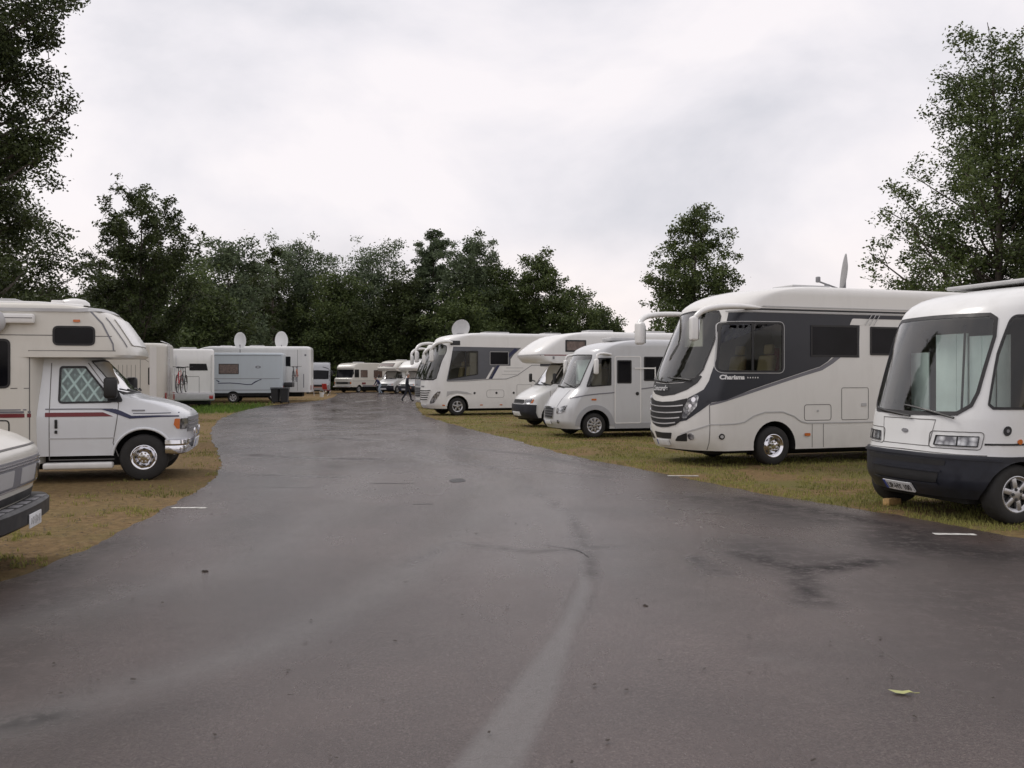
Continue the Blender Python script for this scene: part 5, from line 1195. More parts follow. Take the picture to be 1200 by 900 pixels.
def asphalt_mat():
    m,nt,b=newmat('wet_asphalt'); L=nt.links; tc=N(nt,'ShaderNodeTexCoord')
    def noise(s,d=6,r=.6,off=0,sc=(1,1,1)):
        mp=N(nt,'ShaderNodeMapping'); mp.inputs['Location'].default_value=(off,off*2,0); mp.inputs['Scale'].default_value=sc; L.new(tc.outputs['Object'],mp.inputs[0])
        n=N(nt,'ShaderNodeTexNoise'); n.inputs['Scale'].default_value=s; n.inputs['Detail'].default_value=d; n.inputs['Roughness'].default_value=r; L.new(mp.outputs[0],n.inputs['Vector']); return n.outputs['Fac']
    wet=N(nt,'ShaderNodeAttribute'); wet.attribute_name='wet'; drk=N(nt,'ShaderNodeAttribute'); drk.attribute_name='damp'
    cr=N(nt,'ShaderNodeValToRGB'); e=cr.color_ramp.elements; e[0].position=.35; e[0].color=(.044,.031,.028,1); e[1].position=.75; e[1].color=(.102,.078,.071,1); L.new(noise(95,3,.8),cr.inputs[0])
    # stones showing pale
    vo=N(nt,'ShaderNodeTexVoronoi'); vo.inputs['Scale'].default_value=120; L.new(tc.outputs['Object'],vo.inputs['Vector'])
    st=N(nt,'ShaderNodeMapRange'); st.inputs['From Min'].default_value=.86; st.inputs['From Max'].default_value=.97; st.inputs['To Max'].default_value=.28; sr=N(nt,'ShaderNodeSeparateColor'); L.new(vo.outputs['Color'],sr.inputs[0]); L.new(sr.outputs[0],st.inputs['Value'])
    mx=N(nt,'ShaderNodeMix',data_type='RGBA'); L.new(st.outputs[0],mx.inputs['Factor']); L.new(cr.outputs[0],mx.inputs[6]); mx.inputs[7].default_value=(.20,.17,.155,1)
    big=N(nt,'ShaderNodeMapRange'); big.inputs['From Min'].default_value=.3; big.inputs['From Max'].default_value=.7; big.inputs['To Min'].default_value=.70; big.inputs['To Max'].default_value=1.30; L.new(noise(.45,6,.6,5),big.inputs['Value'])
    m2_=N(nt,'ShaderNodeMix',data_type='RGBA',blend_type='MULTIPLY'); m2_.inputs['Factor'].default_value=1; L.new(mx.outputs[2],m2_.inputs[6]); L.new(big.outputs[0],m2_.inputs[7])
    dk=N(nt,'ShaderNodeMix',data_type='RGBA'); 
    dn=N(nt,'ShaderNodeMath',operation='MULTIPLY'); L.new(drk.outputs['Fac'],dn.inputs[0]); nn=N(nt,'ShaderNodeMapRange'); nn.inputs['From Min'].default_value=.34; nn.inputs['From Max'].default_value=.52; L.new(noise(5,8,.8,2),nn.inputs['Value']); L.new(nn.outputs[0],dn.inputs[1])
    L.new(dn.outputs[0],dk.inputs['Factor']); L.new(m2_.outputs[2],dk.inputs[6]); dk.inputs[7].default_value=(.010,.009,.009,1)
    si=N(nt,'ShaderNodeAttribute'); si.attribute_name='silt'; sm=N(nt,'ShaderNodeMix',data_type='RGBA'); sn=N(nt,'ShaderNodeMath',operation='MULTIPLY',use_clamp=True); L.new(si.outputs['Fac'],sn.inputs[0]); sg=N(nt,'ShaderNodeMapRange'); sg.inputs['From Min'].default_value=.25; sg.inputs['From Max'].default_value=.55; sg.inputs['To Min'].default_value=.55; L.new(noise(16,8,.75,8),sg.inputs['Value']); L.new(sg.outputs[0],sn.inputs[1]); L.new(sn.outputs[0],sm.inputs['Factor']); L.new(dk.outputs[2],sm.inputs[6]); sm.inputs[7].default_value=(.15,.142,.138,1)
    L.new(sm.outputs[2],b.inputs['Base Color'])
    # wetness: streaky film
    rn=N(nt,'ShaderNodeMapRange'); rn.inputs['From Min'].default_value=.35; rn.inputs['From Max'].default_value=.66; rn.inputs['To Min'].default_value=RO[0]; rn.inputs['To Max'].default_value=RO[1]; L.new(noise(.8,7,.65,9,(1.0,.35,1)),rn.inputs['Value'])
    sb=N(nt,'ShaderNodeMath',operation='MULTIPLY'); sb.inputs[1].default_value=.22; L.new(wet.outputs['Fac'],sb.inputs[0])
    s2=N(nt,'ShaderNodeMath',operation='SUBTRACT',use_clamp=True); L.new(rn.outputs[0],s2.inputs[0]); L.new(sb.outputs[0],s2.inputs[1])
    s3=N(nt,'ShaderNodeMath',operation='ADD',use_clamp=True); L.new(s2.outputs[0],s3.inputs[0]); s4=N(nt,'ShaderNodeMath',operation='MULTIPLY'); s4.inputs[1].default_value=.35; L.new(dn.outputs[0],s4.inputs[0]); L.new(s4.outputs[0],s3.inputs[1])
    L.new(s3.outputs[0],b.inputs['Roughness']); b.inputs['IOR'].default_value=1.45; sp=N(nt,'ShaderNodeMapRange'); sp.inputs['To Min'].default_value=.5; sp.inputs['To Max'].default_value=.12; L.new(dn.outputs[0],sp.inputs['Value']); L.new(sp.outputs[0],b.inputs['Specular IOR Level'])
    bp=N(nt,'ShaderNodeBump'); bp.inputs['Strength'].default_value=.5; bp.inputs['Distance'].default_value=.006; L.new(noise(110,3,.8),bp.inputs['Height'])
    b2=N(nt,'ShaderNodeBump'); b2.inputs['Strength'].default_value=.12; b2.inputs['Distance'].default_value=.03; L.new(noise(2.2,4,.5,1),b2.inputs['Height']); L.new(b2.outputs[0],bp.inputs['Normal']); L.new(bp.outputs[0],b.inputs['Normal'])
    return m
RO=(.15,.33)
def gridmesh(poly,name,mat,z,attrs):
    """polygon sheet, cut finer near the camera so the wetness map has somewhere to live"""
    bm=bmesh.new(); f=bm.faces.new([bm.verts.new((x,y,0)) for x,y in poly]); bmesh.ops.triangulate(bm,faces=[f])
    ys=[]; y=2.4
    while y<100: ys.append(y); y+=.14 if y<12 else (.3 if y<25 else 1.2 if y<50 else 4)
    for c in ys: bmesh.ops.bisect_plane(bm,geom=bm.verts[:]+bm.edges[:]+bm.faces[:],plane_co=(0,c,0),plane_no=(0,1,0))
    x=-6
    while x<7:
        near=[f for f in bm.faces if f.calc_center_median().y<26]
        gs=set(near); 
        for f in near: gs.update(f.verts); gs.update(f.edges)
        bmesh.ops.bisect_plane(bm,geom=list(gs),plane_co=(x,0,0),plane_no=(1,0,0)); x+=.16
    x=-.9
    while x<1.0:
        gs=set(f for f in bm.faces if f.calc_center_median().y<9 and abs(f.calc_center_median().x)<1.1)
        for f in list(gs): gs.update(f.verts); gs.update(f.edges)
        bmesh.ops.bisect_plane(bm,geom=list(gs),plane_co=(x+.011,0,0),plane_no=(1,0,0)); x+=.04
    for v in bm.verts: v.co.z=z
    me=bpy.data.meshes.new(name); bm.to_mesh(me); bm.free()
    co=np.empty(len(me.vertices)*3); me.vertices.foreach_get('co',co); co=co.reshape(-1,3)
    for nm,fn in attrs.items():
        a=me.attributes.new(nm,'FLOAT','POINT'); a.data.foreach_set('value',fn(co[:,0],co[:,1]).astype(np.float32))
    return link(name,me,[mat],None,smooth=False)
def bump1(d,w): return np.clip(1-d/w,0,1)**1.0
def wetf(x,y):
    w=np.zeros_like(x)
    st=[(.62,7.75),(.58,7.5),(.46,6.8),(.26,5.75),(.09,4.92),(-.04,4.35),(-.2,3.7),(-.5,2.9)]
    w=np.maximum(w,1.9*np.clip((.13-dist_path(x,y,st))/.05,0,1))
    for p,wd,a in (([(-7.6,46),(-4.2,31),(-1.6,22),(0,15.6),(.65,11.7),(.7,8.9)],.5,.5),([(-9.5,46),(-6.5,31),(-4.3,20),(-3,12),(-2.2,8),(-1.8,4)],.8,.5),([(-3.3,6.5),(-1.6,6.2),(-.8,9),(-.5,14)],.6,.5)):
        w=np.maximum(w,a*np.clip(1-dist_path(x,y,p)/wd,0,1))
    return w
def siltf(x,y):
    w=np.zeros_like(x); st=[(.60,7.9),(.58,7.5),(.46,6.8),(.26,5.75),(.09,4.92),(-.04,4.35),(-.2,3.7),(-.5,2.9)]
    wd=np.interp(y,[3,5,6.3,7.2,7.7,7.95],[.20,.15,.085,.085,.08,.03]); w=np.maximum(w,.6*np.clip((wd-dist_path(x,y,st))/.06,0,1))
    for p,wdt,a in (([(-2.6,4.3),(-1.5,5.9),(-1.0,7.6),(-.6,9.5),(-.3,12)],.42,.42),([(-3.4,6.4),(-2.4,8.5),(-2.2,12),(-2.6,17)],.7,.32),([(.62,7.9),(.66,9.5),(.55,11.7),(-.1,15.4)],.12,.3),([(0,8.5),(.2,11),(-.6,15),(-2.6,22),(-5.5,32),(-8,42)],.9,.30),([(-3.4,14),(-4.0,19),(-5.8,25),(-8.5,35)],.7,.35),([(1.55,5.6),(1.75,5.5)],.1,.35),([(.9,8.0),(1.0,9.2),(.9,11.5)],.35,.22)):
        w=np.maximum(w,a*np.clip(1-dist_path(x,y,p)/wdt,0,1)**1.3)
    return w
def dampf(x,y):
    w=np.zeros_like(x)
    for p,wd,a in (([(2.2,8.9),(2.45,8.3),(2.7,8.2),(3.3,8.55)],.30,1.0),([(2.5,8.2),(2.35,7.5),(2.25,7.0)],.22,.9),([(1.7,8.7),(1.75,8.0)],.18,.7),([(-2.75,4.4),(-2.3,4.65)],.22,1.2),
        ([(4.3,10.2),(4.0,9.4),(4.6,8.9)],.9,.9),([(5,7.8),(3.4,7.2),(3.4,5.2)],1.3,.45),([(-3.6,5.6),(-3.0,4.4),(-3.4,7.2)],.9,.5),([(2.6,13),(3.6,11)],1.0,.6),([(-3.9,7.6),(-4.1,9.5)],.5,.5),([(2.4,9.3),(2.6,8.5),(3.2,8.6)],.8,.5),([(-7.3,30),(-5.6,26),(-3.8,24.5)],.5,.8),([(-5.5,20),(-4.2,19.2),(-2.8,19)],.45,.8),([(-4.3,16),(-2.9,15.6)],.3,.7),([(-3.7,33),(-3.2,30)],.5,.6),([(-.9,8.4),(-.6,9.5),(.2,9.0),(1.0,9.3)],.15,.5),([(-2.1,20),(-1,18),(1.6,15.6)],.25,.4),([(-2,23),(.5,20),(1.7,16.8)],.3,.5),([(3.2,12.9),(4.4,10.5)],.4,.9),([(-1.6,22),(0,15.6),(.68,11.7),(.74,8.9),(.66,7.9)],.13,.55),([(-7.4,46),(-4.2,31),(-1.6,22)],.3,.4)):
        w=np.maximum(w,a*np.clip(1-dist_path(x,y,p)/wd,0,1))
    return w
def greenf(x,y):
    d=dist_path(x,y,[(-34,46),(-24,43.5),(-15,45.5),(-13.3,50)])
    return np.clip(1.3-d/4.2,0,1)*.95
def build_setting():
    gm=ground_mat(); am=asphalt_mat()
    bm=bmesh.new()
    xs=[-700,-300,-120]+[-60+3*i for i in range(41)]+[120,300,700]; ys=[-300,-60,-10]+[3*i for i in range(40)]+[160,300,700,1500]
    g=[[bm.verts.new((x,y,0)) for x in xs] for y in ys]
    for j in range(len(ys)-1):
        for i in range(len(xs)-1): bm.faces.new((g[j][i],g[j][i+1],g[j+1][i+1],g[j+1][i]))
    me=bpy.data.meshes.new('ground'); bm.to_mesh(me); bm.free()
    co=np.empty(len(me.vertices)*3); me.vertices.foreach_get('co',co); co=co.reshape(-1,3)
    a=me.attributes.new('green','FLOAT','POINT'); a.data.foreach_set('value',greenf(co[:,0],co[:,1]).astype(np.float32))
    a=me.attributes.new('dry','FLOAT','POINT'); a.data.foreach_set('value',np.clip((np.interp(co[:,1],[0,25,50],[-1,-4,-10])-co[:,0])/2,0,1).astype(np.float32))
    tag(link('ground',me,[gm],None,smooth=False),kind='structure')
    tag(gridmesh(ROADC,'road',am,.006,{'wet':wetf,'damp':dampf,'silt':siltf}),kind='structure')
    # painted bay marks
    def mark(x0,y0,x1,y1,w,lab):
        bm=bmesh.new(); a=Vector((x0,y0));b=Vector((x1,y1)); t=(b-a).normalized(); nn=Vector((-t.y,t.x))*w/2; L_=[];R_=[]
        for i in range(9):
            p=a+(b-a)*i/8; L_.append(bm.verts.new((*(p+nn*random.uniform(.75,1.1)),.0105))); R_.append(bm.verts.new((*(p-nn*random.uniform(.75,1.1)),.0105)))
        for i in range(8): bm.faces.new((L_[i],R_[i],R_[i+1],L_[i+1]))
        tag(build('road_marking',bm,['linemark'],None,smooth=False),kind='structure')
    mark(-4.36,12.0,-3.9,11.99,.10,''); mark(2.62,15.82,3.14,15.80,.10,''); mark(4.50,10.02,4.93,9.98,.11,''); mark(-10.1,60.5,-9.3,64.5,.13,'')
    for pts,w in (([(-2.3,14.70),(-2.0,14.74),(-1.75,14.71),(-1.46,14.80)],.035),([(-4.2,14.15),(-3.6,14.2),(-3.2,14.17),(-2.85,14.25)],.014),([(-1.3,12.35),(-1.05,12.37)],.03),([(.3,9.4),(.62,9.1),(.72,8.7)],.010)):
        bm=bmesh.new(); P=smooth_path([(x,y,0) for x,y in pts],5); L_=[];R_=[]
        for i,p in enumerate(P):
            t=(P[min(i+1,len(P)-1)]-P[max(0,i-1)]).normalized(); nn=Vector((-t.y,t.x,0)); k=w*math.sin(PI*(i+.3)/(len(P)-.4))*random.uniform(.5,1.1)
            L_.append(bm.verts.new((p.x+nn.x*k,p.y+nn.y*k,.0095))); R_.append(bm.verts.new((p.x-nn.x*k,p.y-nn.y*k,.0095)))
        for i in range(len(P)-1): bm.faces.new((L_[i],R_[i],R_[i+1],L_[i+1]))
        tag(build('road_crack',bm,['crack'],None,smooth=False),kind='structure')
    # dark patch (sunken repair)
    bm=bmesh.new(); bm.faces.new([bm.verts.new((-.88+.13*math.cos(a)*random.uniform(.8,1.1),15.15+.30*math.sin(a)*random.uniform(.8,1.1),.0095)) for a in [2*PI*k/18 for k in range(18)]])
    tag(build('road_repair_patch',bm,['crack'],None,smooth=False),kind='structure')
def scatter_blades(name,x,y,h,w,mat,label,lean=.5):
    """one triangle-pair blade per point"""
    n=len(x); a=rng.uniform(0,2*PI,n); la=rng.uniform(0,2*PI,n); ll=h*rng.uniform(.1,lean,n)
    v=np.zeros((n,4,3)); v[:,0]=np.c_[x-np.cos(a)*w/2,y-np.sin(a)*w/2,np.zeros(n)]; v[:,1]=np.c_[x+np.cos(a)*w/2,y+np.sin(a)*w/2,np.zeros(n)]
    v[:,2]=np.c_[x+np.cos(a)*w*.35+np.cos(la)*ll*.4,y+np.sin(a)*w*.35+np.sin(la)*ll*.4,h*.6]; v[:,3]=np.c_[x+np.cos(la)*ll,y+np.sin(la)*ll,h]
    f=np.zeros((n,2,3),int); b=np.arange(n)*4; f[:,0]=np.c_[b,b+1,b+2]; f[:,1]=np.c_[b,b+2,b+3]
    return np_mesh(name,v.reshape(-1,3),f.reshape(-1,3),mat,label)
def np_mesh(name,v,f,mat,parent=None):
    me=bpy.data.meshes.new(name); k=f.shape[1]
    me.vertices.add(len(v)); me.vertices.foreach_set('co',v.astype(np.float32).ravel())
    me.loops.add(f.size); me.loops.foreach_set('vertex_index',f.astype(np.int32).ravel())
    me.polygons.add(len(f)); me.polygons.foreach_set('loop_start',np.arange(0,f.size,k,dtype=np.int32))
    me.update(calc_edges=True); me.materials.append(M[mat])
    o=bpy.data.objects.new(name,me); COL.objects.link(o)
    if parent: o.parent=parent
    return o
def vnoise(x,y,s,seed=0):
    """cheap smooth value noise"""
    x=x/s;y=y/s; xi=np.floor(x).astype(int);yi=np.floor(y).astype(int); fx=x-xi;fy=y-yi; fx=fx*fx*(3-2*fx);fy=fy*fy*(3-2*fy)
    def h(a,b): 
        k=(a*374761393+b*668265263+seed*974711)&0xffffffff; k=((k^(k>>13))*1274126177)&0xffffffff; return ((k^(k>>16))&0xffff)/65535.
    return (h(xi,yi)*(1-fx)+h(xi+1,yi)*fx)*(1-fy)+(h(xi,yi+1)*(1-fx)+h(xi+1,yi+1)*fx)*fy
def build_grass():
    n=520000
    # sampled evenly in the view so that near blades are dense
    Y=6.5*np.exp(rng.uniform(0,math.log(70/6.5),n)); X=rng.uniform(-.62,.62,n)*Y
    ok=~in_poly(X,Y,ROADC); X=X[ok];Y=Y[ok]
    d=vnoise(X+.4*vnoise(X,Y,.3,9),Y,.9,1)*.36+vnoise(X,Y,.27,2)*.34+vnoise(X,Y,.09,5)*.30
    right=X>-.9*np.ones_like(X)*0+np.interp(Y,[6,20,30,45,70],[0,0,-3,-7,-9])
    thr=np.where(right,.46,.595); thr=np.where(greenf(X,Y)>.3,.2,thr)
    near=(np.abs(X-2.88)<.36)&(np.abs(Y-15.75)<.42); near|=(np.abs(X-4.7)<.35)&(np.abs(Y-9.95)<.25)
    keep=(d>thr)&(rng.uniform(0,1,len(X))<.8)&~near; x=X[keep];y=Y[keep]; g=greenf(x,y)>.35
    h=rng.uniform(.02,.055,len(x)); w=.004+.00045*y
    xa,ya=x[~g],y[~g]
    tag(scatter_blades('verge_grass',xa,ya,h[~g],w[~g],'grass',None),'short sparse grass and moss on the sandy verges','grass',kind='stuff')
    xb,yb=x[g],y[g]; hb=rng.uniform(.08,.28,len(xb))
    tag(scatter_blades('tall_grass',xb,yb,hb,w[g]*1.1,'grassgreen',None,.7),'taller bright green grass in front of the left-hand caravans','grass',kind='stuff')
    # needles and grit: tiny flat bits on verge and road
    n=26000; Y=3.2*np.exp(rng.uniform(0,math.log(30/3.2),n)); X=rng.uniform(-.6,.6,n)*Y
    on=in_poly(X,Y,ROADC); edge=dist_path(X,Y,leftP); edge2=dist_path(X,Y,rightP); keep=(~on)|((np.minimum(edge,edge2)<.35)&(rng.uniform(0,1,n)<.55*np.exp(-np.minimum(edge,edge2)*6)))|(rng.uniform(0,1,n)<.009)
    x=X[keep];y=Y[keep]; n=len(x); a=rng.uniform(0,2*PI,n); l=rng.uniform(.008,.03,n)*.6; w=rng.uniform(.004,.012,n)*.8
    c,s=np.cos(a),np.sin(a); z=.013+rng.uniform(0,.008,n)
    v=np.zeros((n,4,3)); 
    for k,(i,j) in enumerate(((-1,-1),(1,-1),(1,1),(-1,1))): v[:,k]=np.c_[x+c*l*i-s*w*j,y+s*l*i+c*w*j,z+rng.uniform(0,.006,n)]
    f=np.arange(n*4).reshape(-1,4)
    tag(np_mesh('litter',v.reshape(-1,3),f,'debris'),'scattered needles, twigs and grit on the verges and wet road','litter',kind='stuff')
    # fallen leaf
    bm=bmesh.new(); P=[(0,-.062),(.018,-.04),(.027,-.008),(.022,.03),(0,.068),(-.020,.03),(-.026,-.008),(-.016,-.04)]
    c=bm.verts.new((0,0,.004)); vs=[bm.verts.new((x,y,.012+.006*math.sin(i*2))) for i,(x,y) in enumerate(P)]
    for i in range(8): bm.faces.new((c,vs[i],vs[(i+1)%8]))
    tube(bm,[(0,-.062,.01),(.004,-.09,.012)],.0025,5)
    o=build('fallen_leaf',bm,['leafy']); o.location=(2.07,4.99,.008); o.rotation_euler=(0,0,R(75)); tag(o,'single yellow-green leaf lying on the wet asphalt in the foreground','leaf')
    for (x,y,s,lab) in ((-2.65,8.1,.028,'small curled dark leaf lying on the road near the left verge'),(.98,6.9,.02,'dark clod of soil on the road right of the pale wet streak')):
        bm=bmesh.new(); bmesh.ops.create_icosphere(bm,subdivisions=2,radius=s)
        for v in bm.verts: v.co=v.co*random.uniform(.6,1.2); v.co.z=max(0,v.co.z*.6)
        o=build('dirt_clod',bm,['debris']); o.location=(x,y,.006); tag(o,lab,'clod')
    bm=bmesh.new(); box(bm,0,0,.045,.22,.11,.09,.01); o=build('wooden_block',bm,['wood']); o.location=(4.98,12.3,0); o.rotation_euler=(0,0,R(25)); tag(o,'short yellow wooden block on the grass under the nose of the nearest right-hand motorhome','block')
# ---------------------------------------------------------------- trees
def tree(x,y,h,rad,label,prof,leaf='leaf_dark',n_limb=26,leaves=14000,ls=.16,clump=.55,base=.18,lean=(0,0),density=.7,tr=.02,kind='tree',group='trees round the camper site',up=.5,fork=0,seed=0,trunk_show=True,asp=.55,cat='tree',cdens=2.0):
    """prof: list (height fraction, radius fraction) of the crown envelope"""
    rg=np.random.default_rng(seed or int(x*13+y*7)&0xffff); root=empty(kind,(x,y,0),0,label,cat,group)
    pf=pchip(prof); bm=bmesh.new()
    r0=h*tr
    def tp(t): return Vector((lean[0]*h*t*t+.012*h*math.sin(t*5+x),lean[1]*h*t*t+.012*h*math.cos(t*4+y),h*t))
    T=[tp(i/10*.97) for i in range(11)]; tube(bm,T,[max(.02,r0*(1-.92*i/10)*(1.25 if i==0 else 1)) for i in range(11)],8)
    cl=[]
    for i in range(n_limb):
        t=base+(1-base)*((i+.5)/n_limb)**.9; az=i*2.39996+rg.uniform(-.4,.4)
        R_=rad*pf(t)*rg.uniform(.72,1.12); 
        if R_<.1*rad: R_=.1*rad
        t0=max(.05,t-up*R_/h*rg.uniform(.8,1.2)-.02); a=tp(t0); e=tp(min(1,t)); e=Vector((e.x+math.cos(az)*R_,e.y+math.sin(az)*R_,h*t+rg.uniform(-.02,.03)*h))
        m=a.lerp(e,.5)+Vector((rg.uniform(-.1,.1)*R_,rg.uniform(-.1,.1)*R_,.10*R_*rg.uniform(-.3,1)))
        P=smooth_path([a,m,e],4); rr=r0*(1-t0)*.5
        tube(bm,P,[max(.012,rr*(1-.85*k/(len(P)-1))) for k in range(len(P))],5)
        k0=3 if R_>1.2*clump else 1
        nc=max(2,int(R_/clump*cdens))
        for k in range(nc):
            u=.32+.68*(k+rg.uniform(.2,1))/nc; u=min(u,1); p=P[0].lerp(P[-1],u) if len(P)<3 else (P[0]*(1-u)**2+m*2*u*(1-u)+P[-1]*u*u)
            off=Vector(rg.normal(0,.6*clump,3)); off.z*=.9; q=p+off; cl.append((q,clump*rg.uniform(.55,1.15)*(1.05-.35*u)))
            if k%2==0 and off.length>.3*clump: tube(bm,[p,q],[max(.01,rr*.2),.008],4)
    cl.append((tp(.97),clump*.7)); cl.append((tp(.92),clump*.8))
    build('trunk',bm,['bark'],root,angle=60)
    C=np.array([[*c[0],c[1]] for c in cl]); wgt=C[:,3]**2; wgt/=wgt.sum()
    idx=rg.choice(len(C),leaves,p=wgt); d=rg.normal(0,1,(leaves,3)); d/=np.linalg.norm(d,axis=1)[:,None]; rr=rg.uniform(0,1,leaves)**density
    p=C[idx,:3]+d*(rr*C[idx,3])[:,None]*np.array([1,1,.75]); p+=rg.normal(0,.13*clump,p.shape)*rg.uniform(0,1.6,(leaves,1))
    p=p[p[:,2]>.15]; n=len(p)
    s=ls*rg.uniform(.6,1.35,n); a=rg.normal(0,1,(n,3)); a[:,2]*=.7; a/=np.linalg.norm(a,axis=1)[:,None]; b=np.cross(a,rg.normal(0,1,(n,3))); b/=np.linalg.norm(b,axis=1)[:,None]
    v=np.zeros((n,4,3)); sa=a*s[:,None]*.5; sb=b*(s*asp*.5)[:,None]
    v[:,0]=p-sa; v[:,1]=p+sb-sa*.1; v[:,2]=p+sa; v[:,3]=p-sb-sa*.1
    np_mesh('crown',v.reshape(-1,3),np.arange(n*4).reshape(-1,4),leaf,root)
    return root
def build_trees():
    px=lambda X,Y: (X-600)/1100*Y
    zt=lambda py,Y: 1.7+(440-py)/1100*Y
    ROUND=[(.03,.7),(.25,.95),(.5,1),(.75,.92),(.92,.72),(1,.4)]
    COLUM=[(.03,.7),(.2,.95),(.5,1),(.8,.9),(.95,.68),(1,.4)]
    OPEN=[(.15,.3),(.35,.8),(.6,1),(.8,.8),(.95,.4),(1,.15)]
    # near trees
    tree(-15.5,27,16.5,2.7,'tall dark tree rising out of the picture at the left edge, loose ragged branches',[(.1,.7),(.25,.9),(.4,.75),(.55,.95),(.75,.9),(1,.4)],'leaf_dark',60,95000,.115,.62,.10,density=.45,tr=.016,up=.45,seed=11,cdens=2.4)
    tree(-24.0,43,10.6,5.2,'broad dark bushy tree under the tall left tree, behind the roof of the cream motorhome',[(.05,.8),(.3,1),(.6,.9),(.85,.6),(1,.2)],'leaf_dark',44,60000,.16,.95,.05,density=.45,seed=12,cdens=2.4)
    tree(-22.0,56,12.9,3.5,'open dark tree with feathery upswept branches, left of the tree belt',[(.2,.25),(.35,.6),(.5,1.0),(.65,.95),(.8,.85),(.93,.55),(1,.2)],'leaf_dark',52,42000,.20,.55,.24,lean=(-.02,0),density=.5,tr=.013,up=1.1,seed=13,cdens=2.6,asp=.45)
    tree(17.5,34,14.0,4.3,'large airy tree with visible trunk behind the right-hand motorhomes',[(.05,.8),(.3,1),(.48,1),(.6,.86),(.7,.64),(.85,.56),(.95,.42),(1,.22)],'leaf_mid',84,92000,.125,.60,.06,density=.5,tr=.015,up=.75,seed=14,cdens=2.8)
    tree(20.6,33,11.2,4.6,'dense dark tree at the right edge overlapping the large airy tree',[(.05,.8),(.3,1),(.55,.95),(.8,.75),(1,.3)],'leaf_dark',56,90000,.135,.8,.05,density=.45,tr=.018,seed=15,cdens=2.5)
    tree(10.6,55,11.6,4.0,'pointed mid green tree standing alone above the anthracite-flanked motorhome',[(.05,.7),(.2,.95),(.35,.88),(.5,.62),(.66,.66),(.78,.5),(.88,.3),(.95,.10),(1,.04)],'leaf_mid',64,52000,.17,.62,.06,density=.48,lean=(0,0),tr=.014,seed=16,cdens=2.6)
    # tree belt beyond the bend
    G='belt of trees beyond the bend'
    belt=[ # px, top y, half width px, distance, crown kind, leaf, label
     (112,335,48,66,ROUND,'leaf_dark','low dark tree at the left foot of the open feathery tree'),
     (205,300,58,70,ROUND,'leaf_mid','broad rounded green tree just right of the open feathery tree'),
     (266,281,40,86,ROUND,'leaf_willow','round-topped pale tree behind the left motorhomes'),
     (300,305,42,80,COLUM,'leaf_dark','dark column of a tree above the left satellite dish'),
     (352,279,36,92,COLUM,'leaf_willow','upright pale tree above the tall white caravan'),
     (392,318,36,82,COLUM,'leaf_mid','slender drooping green tree behind the old cream motorhome'),
     (437,288,42,96,COLUM,'leaf_willow','wide grey-green willow left of the tallest pair'),
     (470,325,30,90,ROUND,'leaf_dark','dark tree between the willow and the tall airy tree'),
     (507,271,27,104,OPEN,'leaf_willow','tallest airy tree with sky showing through its stem'),
     (551,274,29,108,COLUM,'leaf_willow','tall round-headed tree right of the airy one'),
     (580,302,33,104,ROUND,'leaf_mid','brownish green tree stepping down from the tall pair'),
     (545,340,38,96,ROUND,'leaf_mid','bright round tree in front of the tall pair'),
     (628,298,30,106,[(.05,.8),(.25,1),(.45,.9),(.58,.62),(.75,.98),(.9,.7),(1,.3)],'leaf_mid','mushroom-headed tree standing above the right end of the belt'),
     (600,345,34,98,ROUND,'leaf_dark','dark low tree left of the mushroom-headed one'),
     (668,336,34,102,ROUND,'leaf_mid','rounded tree near the right end of the belt'),
     (702,362,24,106,ROUND,'leaf_mid','last small tree at the right end of the belt'),
     (40,352,60,60,ROUND,'leaf_dark','dark tree mass behind the roof of the cream motorhome'),
     (155,345,50,62,ROUND,'leaf_mid','leafy tree low behind the cab of the cream motorhome'),
     (430,360,36,100,ROUND,'leaf_dark','dark filler tree over the old cream motorhome roof'),
     (340,350,46,74,ROUND,'leaf_dark','dark bushy tree behind the two satellite dishes'),
     (240,350,46,72,ROUND,'leaf_dark','dark bushy tree behind the tail-on motorhome'),
     (500,370,40,94,ROUND,'leaf_dark','low dark tree behind the small far motorhomes'),
    ]
    for i,(cx,ty,hw,Y,pr,lf,lab) in enumerate(belt):
        if cx+hw>335: Y=max(Y,106+(i*5)%11)
        elif cx+hw>290: Y=max(Y,88)
        h=zt(ty,Y)-.3; r=hw/1100*Y*1.04; k=(h*r)/40
        tree(px(cx,Y),Y,h,r,lab,pr,lf,int(56+14*(r>3.5)),int(26000+6000*min(2.2,k)),.26 if Y<85 else .30,max(1.15,.36*r) if pr is not OPEN else .8,.03 if pr is not OPEN else .2,density=.40 if pr is not OPEN else .5,tr=.014,group=G,seed=100+i,up=.7,asp=.5)
    # spruce tip
    Y=96; tree(px(321,Y),Y,zt(291,Y),1.6,'thin pointed conifer tip between two rounded trees',[(.1,1),(.5,.7),(.8,.32),(.93,.12),(1,.03)],'leaf_dark',40,6000,.28,.5,.1,density=.6,group=G,seed=150,up=.1)
